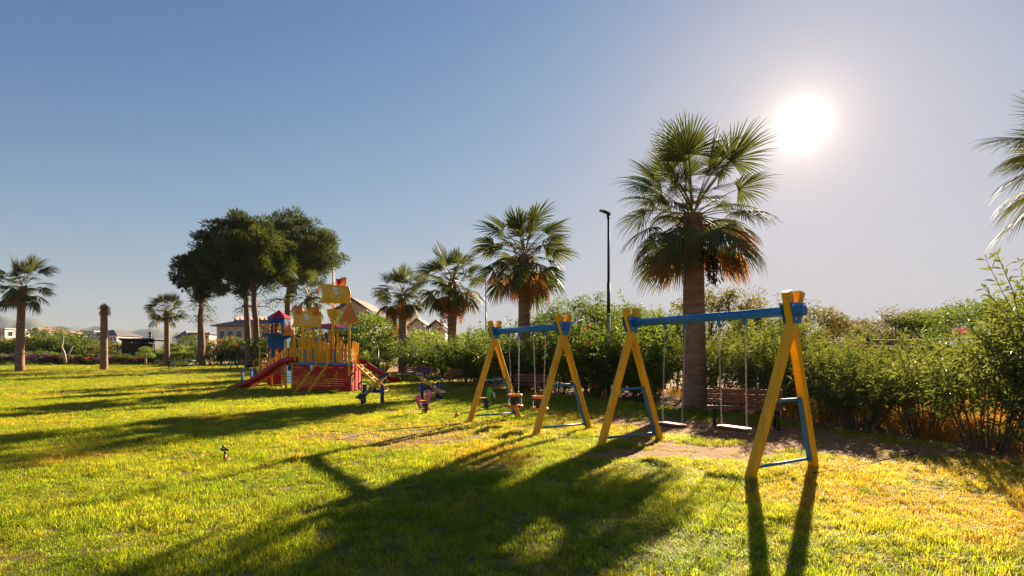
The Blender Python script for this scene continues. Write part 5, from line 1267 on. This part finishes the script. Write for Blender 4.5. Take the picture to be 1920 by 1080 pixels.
# ------------------------------------------------------------------ sprinklers, ball, hoses, lamp, fence
def sprinkler(px, py, h, label, rz=0):
    g_ = gp(px, py); t = thing('lawn_sprinkler', Vector(g_), label, 'sprinkler', 'impact sprinklers standing in the lawn'); t.rotation_euler.z = rz
    def bld(S, nm, mat): return link(nm, S.mesh(nm, mat), t)
    S = MB(); S.tube([(0,0,-.05),(0,0,h*.45)], .016, 8); S.tube([(0,0,h*.10),(-.09,0,h*.08)], .014, 8); bld(S, 'riser', M['redplastic'])
    S = MB(); S.tube([(0,0,h*.45),(0,0,h*.62)], [.014,.020], 8); S.bar((-.05,0,h*.66),(.07,0,h*.78), .02, .03); S.bar((.02,-.03,h*.62),(.02,-.03,h), .015, .02, (0,1,0)); S.bar((-.03,.02,h*.7),(.05,.03,h*.92), .015, .02); bld(S, 'head', M['black'])
    S = MB(); S.tube([(-.09,0,h*.08),(-.2,.02,.02),(-.32,.0,-.01)], .010, 6); bld(S, 'hose', M['black'])
for px, py, h, lb in ((422,866,.26,'black and red sprinkler nearest on the open lawn'), (163,776,.24,'small red sprinkler in the middle left of the lawn'), (117,742,.24,'tiny sprinkler at the far left of the lawn'),
        (352,722,.24,'tiny sprinkler on the lawn left of the slide'), (67,709,.24,'farthest tiny sprinkler on the left lawn')): sprinkler(px, py, h, lb, px*.01)
g_ = gp(857, 783); S = MB(); S.ball(g_ + UP*.06, .062, 14); o = S.build('ball', M['orange'], None, g_); tag(o, 'small orange-red ball lying left of the far swing leg', 'ball')
M['hose'] = paint('dull_black_hose', (.03,.03,.03), .95, .3, 9, spec=.05)
def hose(pts, r, name, label, mat):
    P_ = [Vector(p) for p in pts]; ps = []
    for i in range(len(P_)-1):
        a_, b_, c_, d_ = P_[max(i-1,0)], P_[i], P_[i+1], P_[min(i+2,len(P_)-1)]
        for q in np.linspace(0, 1, 7)[:-1]: ps.append(.5*((2*b_)+(c_-a_)*q+(2*a_-5*b_+4*c_-d_)*q*q+(3*b_-a_-3*c_+d_)*q**3))
    ps.append(P_[-1]); S = MB(); S.tube(ps, r, 6); tag(S.build(name, mat, None, P_[0]), label, name.replace('_', ' '))
L_ = lambda px, py, z=.02: gp(px, py) + UP*z
hose([L_(1305,915), L_(1350,912), L_(1395,908), L_(1440,906), L_(1490,901,.03), L_(1530,890,.03), L_(1580,882), L_(1640,868), L_(1720,852)], .011, 'irrigation_hose', 'thin dark irrigation hose lying by the near swing legs', M['hose'])
hose([L_(630,827,.02), L_(700,812,.03), L_(760,806,.03), L_(815,801,.03), L_(868,796,.03)], .009, 'leg_shadow_strip', 'thin black strip along the shadow of the far swing leg', M['black'])  # black tube added along the line of the far swing leg's shadow
a_ = at(1240, 779, 11.4); b_ = at(1290, 764, 16.2)
hose([gp(1232,785) + UP*.03, gp(1262,777)+UP*.05, gp(1288,770)+UP*.16, gp(1302,766)+UP*.10, gp(1345,768)+UP*.03], .014, 'teal_rope', 'teal cord lying at the foot of the thick palm', M['teal'])
def lamp(px, top, Y, label, base_y=None, th=1.0, head=True):
    c_ = at(px, top, Y); b_ = ground(c_.x, Y); t = thing('lamp_post', b_, label, 'lamp post', 'lamp posts behind the hedge'); H = c_.z
    S = MB(); S.tube([b_ - UP*.1, Vector((b_.x,b_.y,H*.45))], [.075*th,.07*th], 12); S.build('lower_pole', M['concrete'], t)
    S = MB(); S.tube([Vector((b_.x,b_.y,H*.45)), Vector((b_.x,b_.y,H*.62))], .066*th, 12); S.tube([Vector((b_.x,b_.y,H*.62)), Vector((b_.x,b_.y,H-.12))], [.052*th,.045*th], 12); S.build('upper_pole', M['iron'], t)
    if head:
        S = MB(); S.tube([Vector((b_.x,b_.y,H-.22)), Vector((b_.x-.02,b_.y,H-.06))], .06, 8); S.build('bracket', M['iron'], t)
        S = MB(); R_ = Matrix.Rotation(.42, 3, 'Y') @ Matrix.Rotation(.2, 3, 'X'); S.box(Vector((b_.x-.16,b_.y-.1,H)), (.46,.34,.07), R_); S.box(Vector((b_.x-.16,b_.y-.1,H)) + R_ @ Vector((.04,0,.05)), (.30,.24,.05), R_); o = S.build('lamp_head', M['iron'], t)
        S = MB(); S.box(Vector((b_.x-.16,b_.y-.1,H)) - R_ @ Vector((0,0,.038)), (.36,.26,.008), R_); S.build('lens', M['glass'], o)
lamp(1141, 400, 21.5, 'tall lamp post with flat head between the two swing sets')
lamp(911, 506, 34, 'thin pole behind the palm left of the far swing set', th=.65, head=False)
lamp(805, 612, 39, 'short pale pole in front of the balconied house', th=.7, head=False)
# wire fence behind the shrubs
pts = [(12.2,8.5),(11.4,12.5),(10.6,16.2),(9.6,20.0),(7.6,25.0),(5.0,29.5)]
t = thing('wire_fence', ground(10.6,16.2), 'dark posts and thin wires of the fence behind the right shrubs', 'fence')
for x, y in pts: S = MB(); S.bar((x,y,-.1),(x,y,2.15), .09, .09, (0,1,0)); S.tube([(x,y,2.14),(x,y,2.2)], [.075,.03], 8); S.build('post', M['iron'], t)
for z in (1.2, 1.55, 1.9, 2.08):
    S = MB(); Q_ = []
    for (x0,y0),(x1,y1) in zip(pts[:-1], pts[1:]): Q_ += [(lerp(x0,x1,k/4), lerp(y0,y1,k/4), z - .05*math.sin(math.pi*k/4)) for k in range(4)]
    S.tube(Q_ + [(pts[-1][0], pts[-1][1], z)], .004, 4); S.build('wire', M['iron'], t)
g_ = gp(709, 704); t = thing('fence_post', g_, 'single dark post in front of the lime green bush', 'post'); S = MB(); S.tube([g_ - UP*.1, g_ + UP*1.75], .045, 8); S.ball(g_ + UP*1.76, .06, 8); S.build('shaft', M['iron'], t)

# ------------------------------------------------------------------ far air
hz = MB(); hz.box((0, 1600, 120), (10400, 4600, 246)); ho = hz.build('haze', bpy.data.materials.new('haze_air'), None, (0,0,0)); tag(ho, kind='stuff')
m = ho.data.materials[0]; m.use_nodes = True; t = m.node_tree; t.nodes.clear()
o = t.nodes.new('ShaderNodeOutputMaterial'); pv = t.nodes.new('ShaderNodeVolumePrincipled'); pv.inputs['Color'].default_value = (.33,.37,.43,1); pv.inputs['Density'].default_value = 1.8e-4; pv.inputs['Anisotropy'].default_value = 0
t.links.new(pv.outputs[0], o.inputs['Volume'])
print('objects', len(bpy.data.objects), 'tris', sum(len(m.loops)-2*len(m.polygons) for m in bpy.data.meshes))
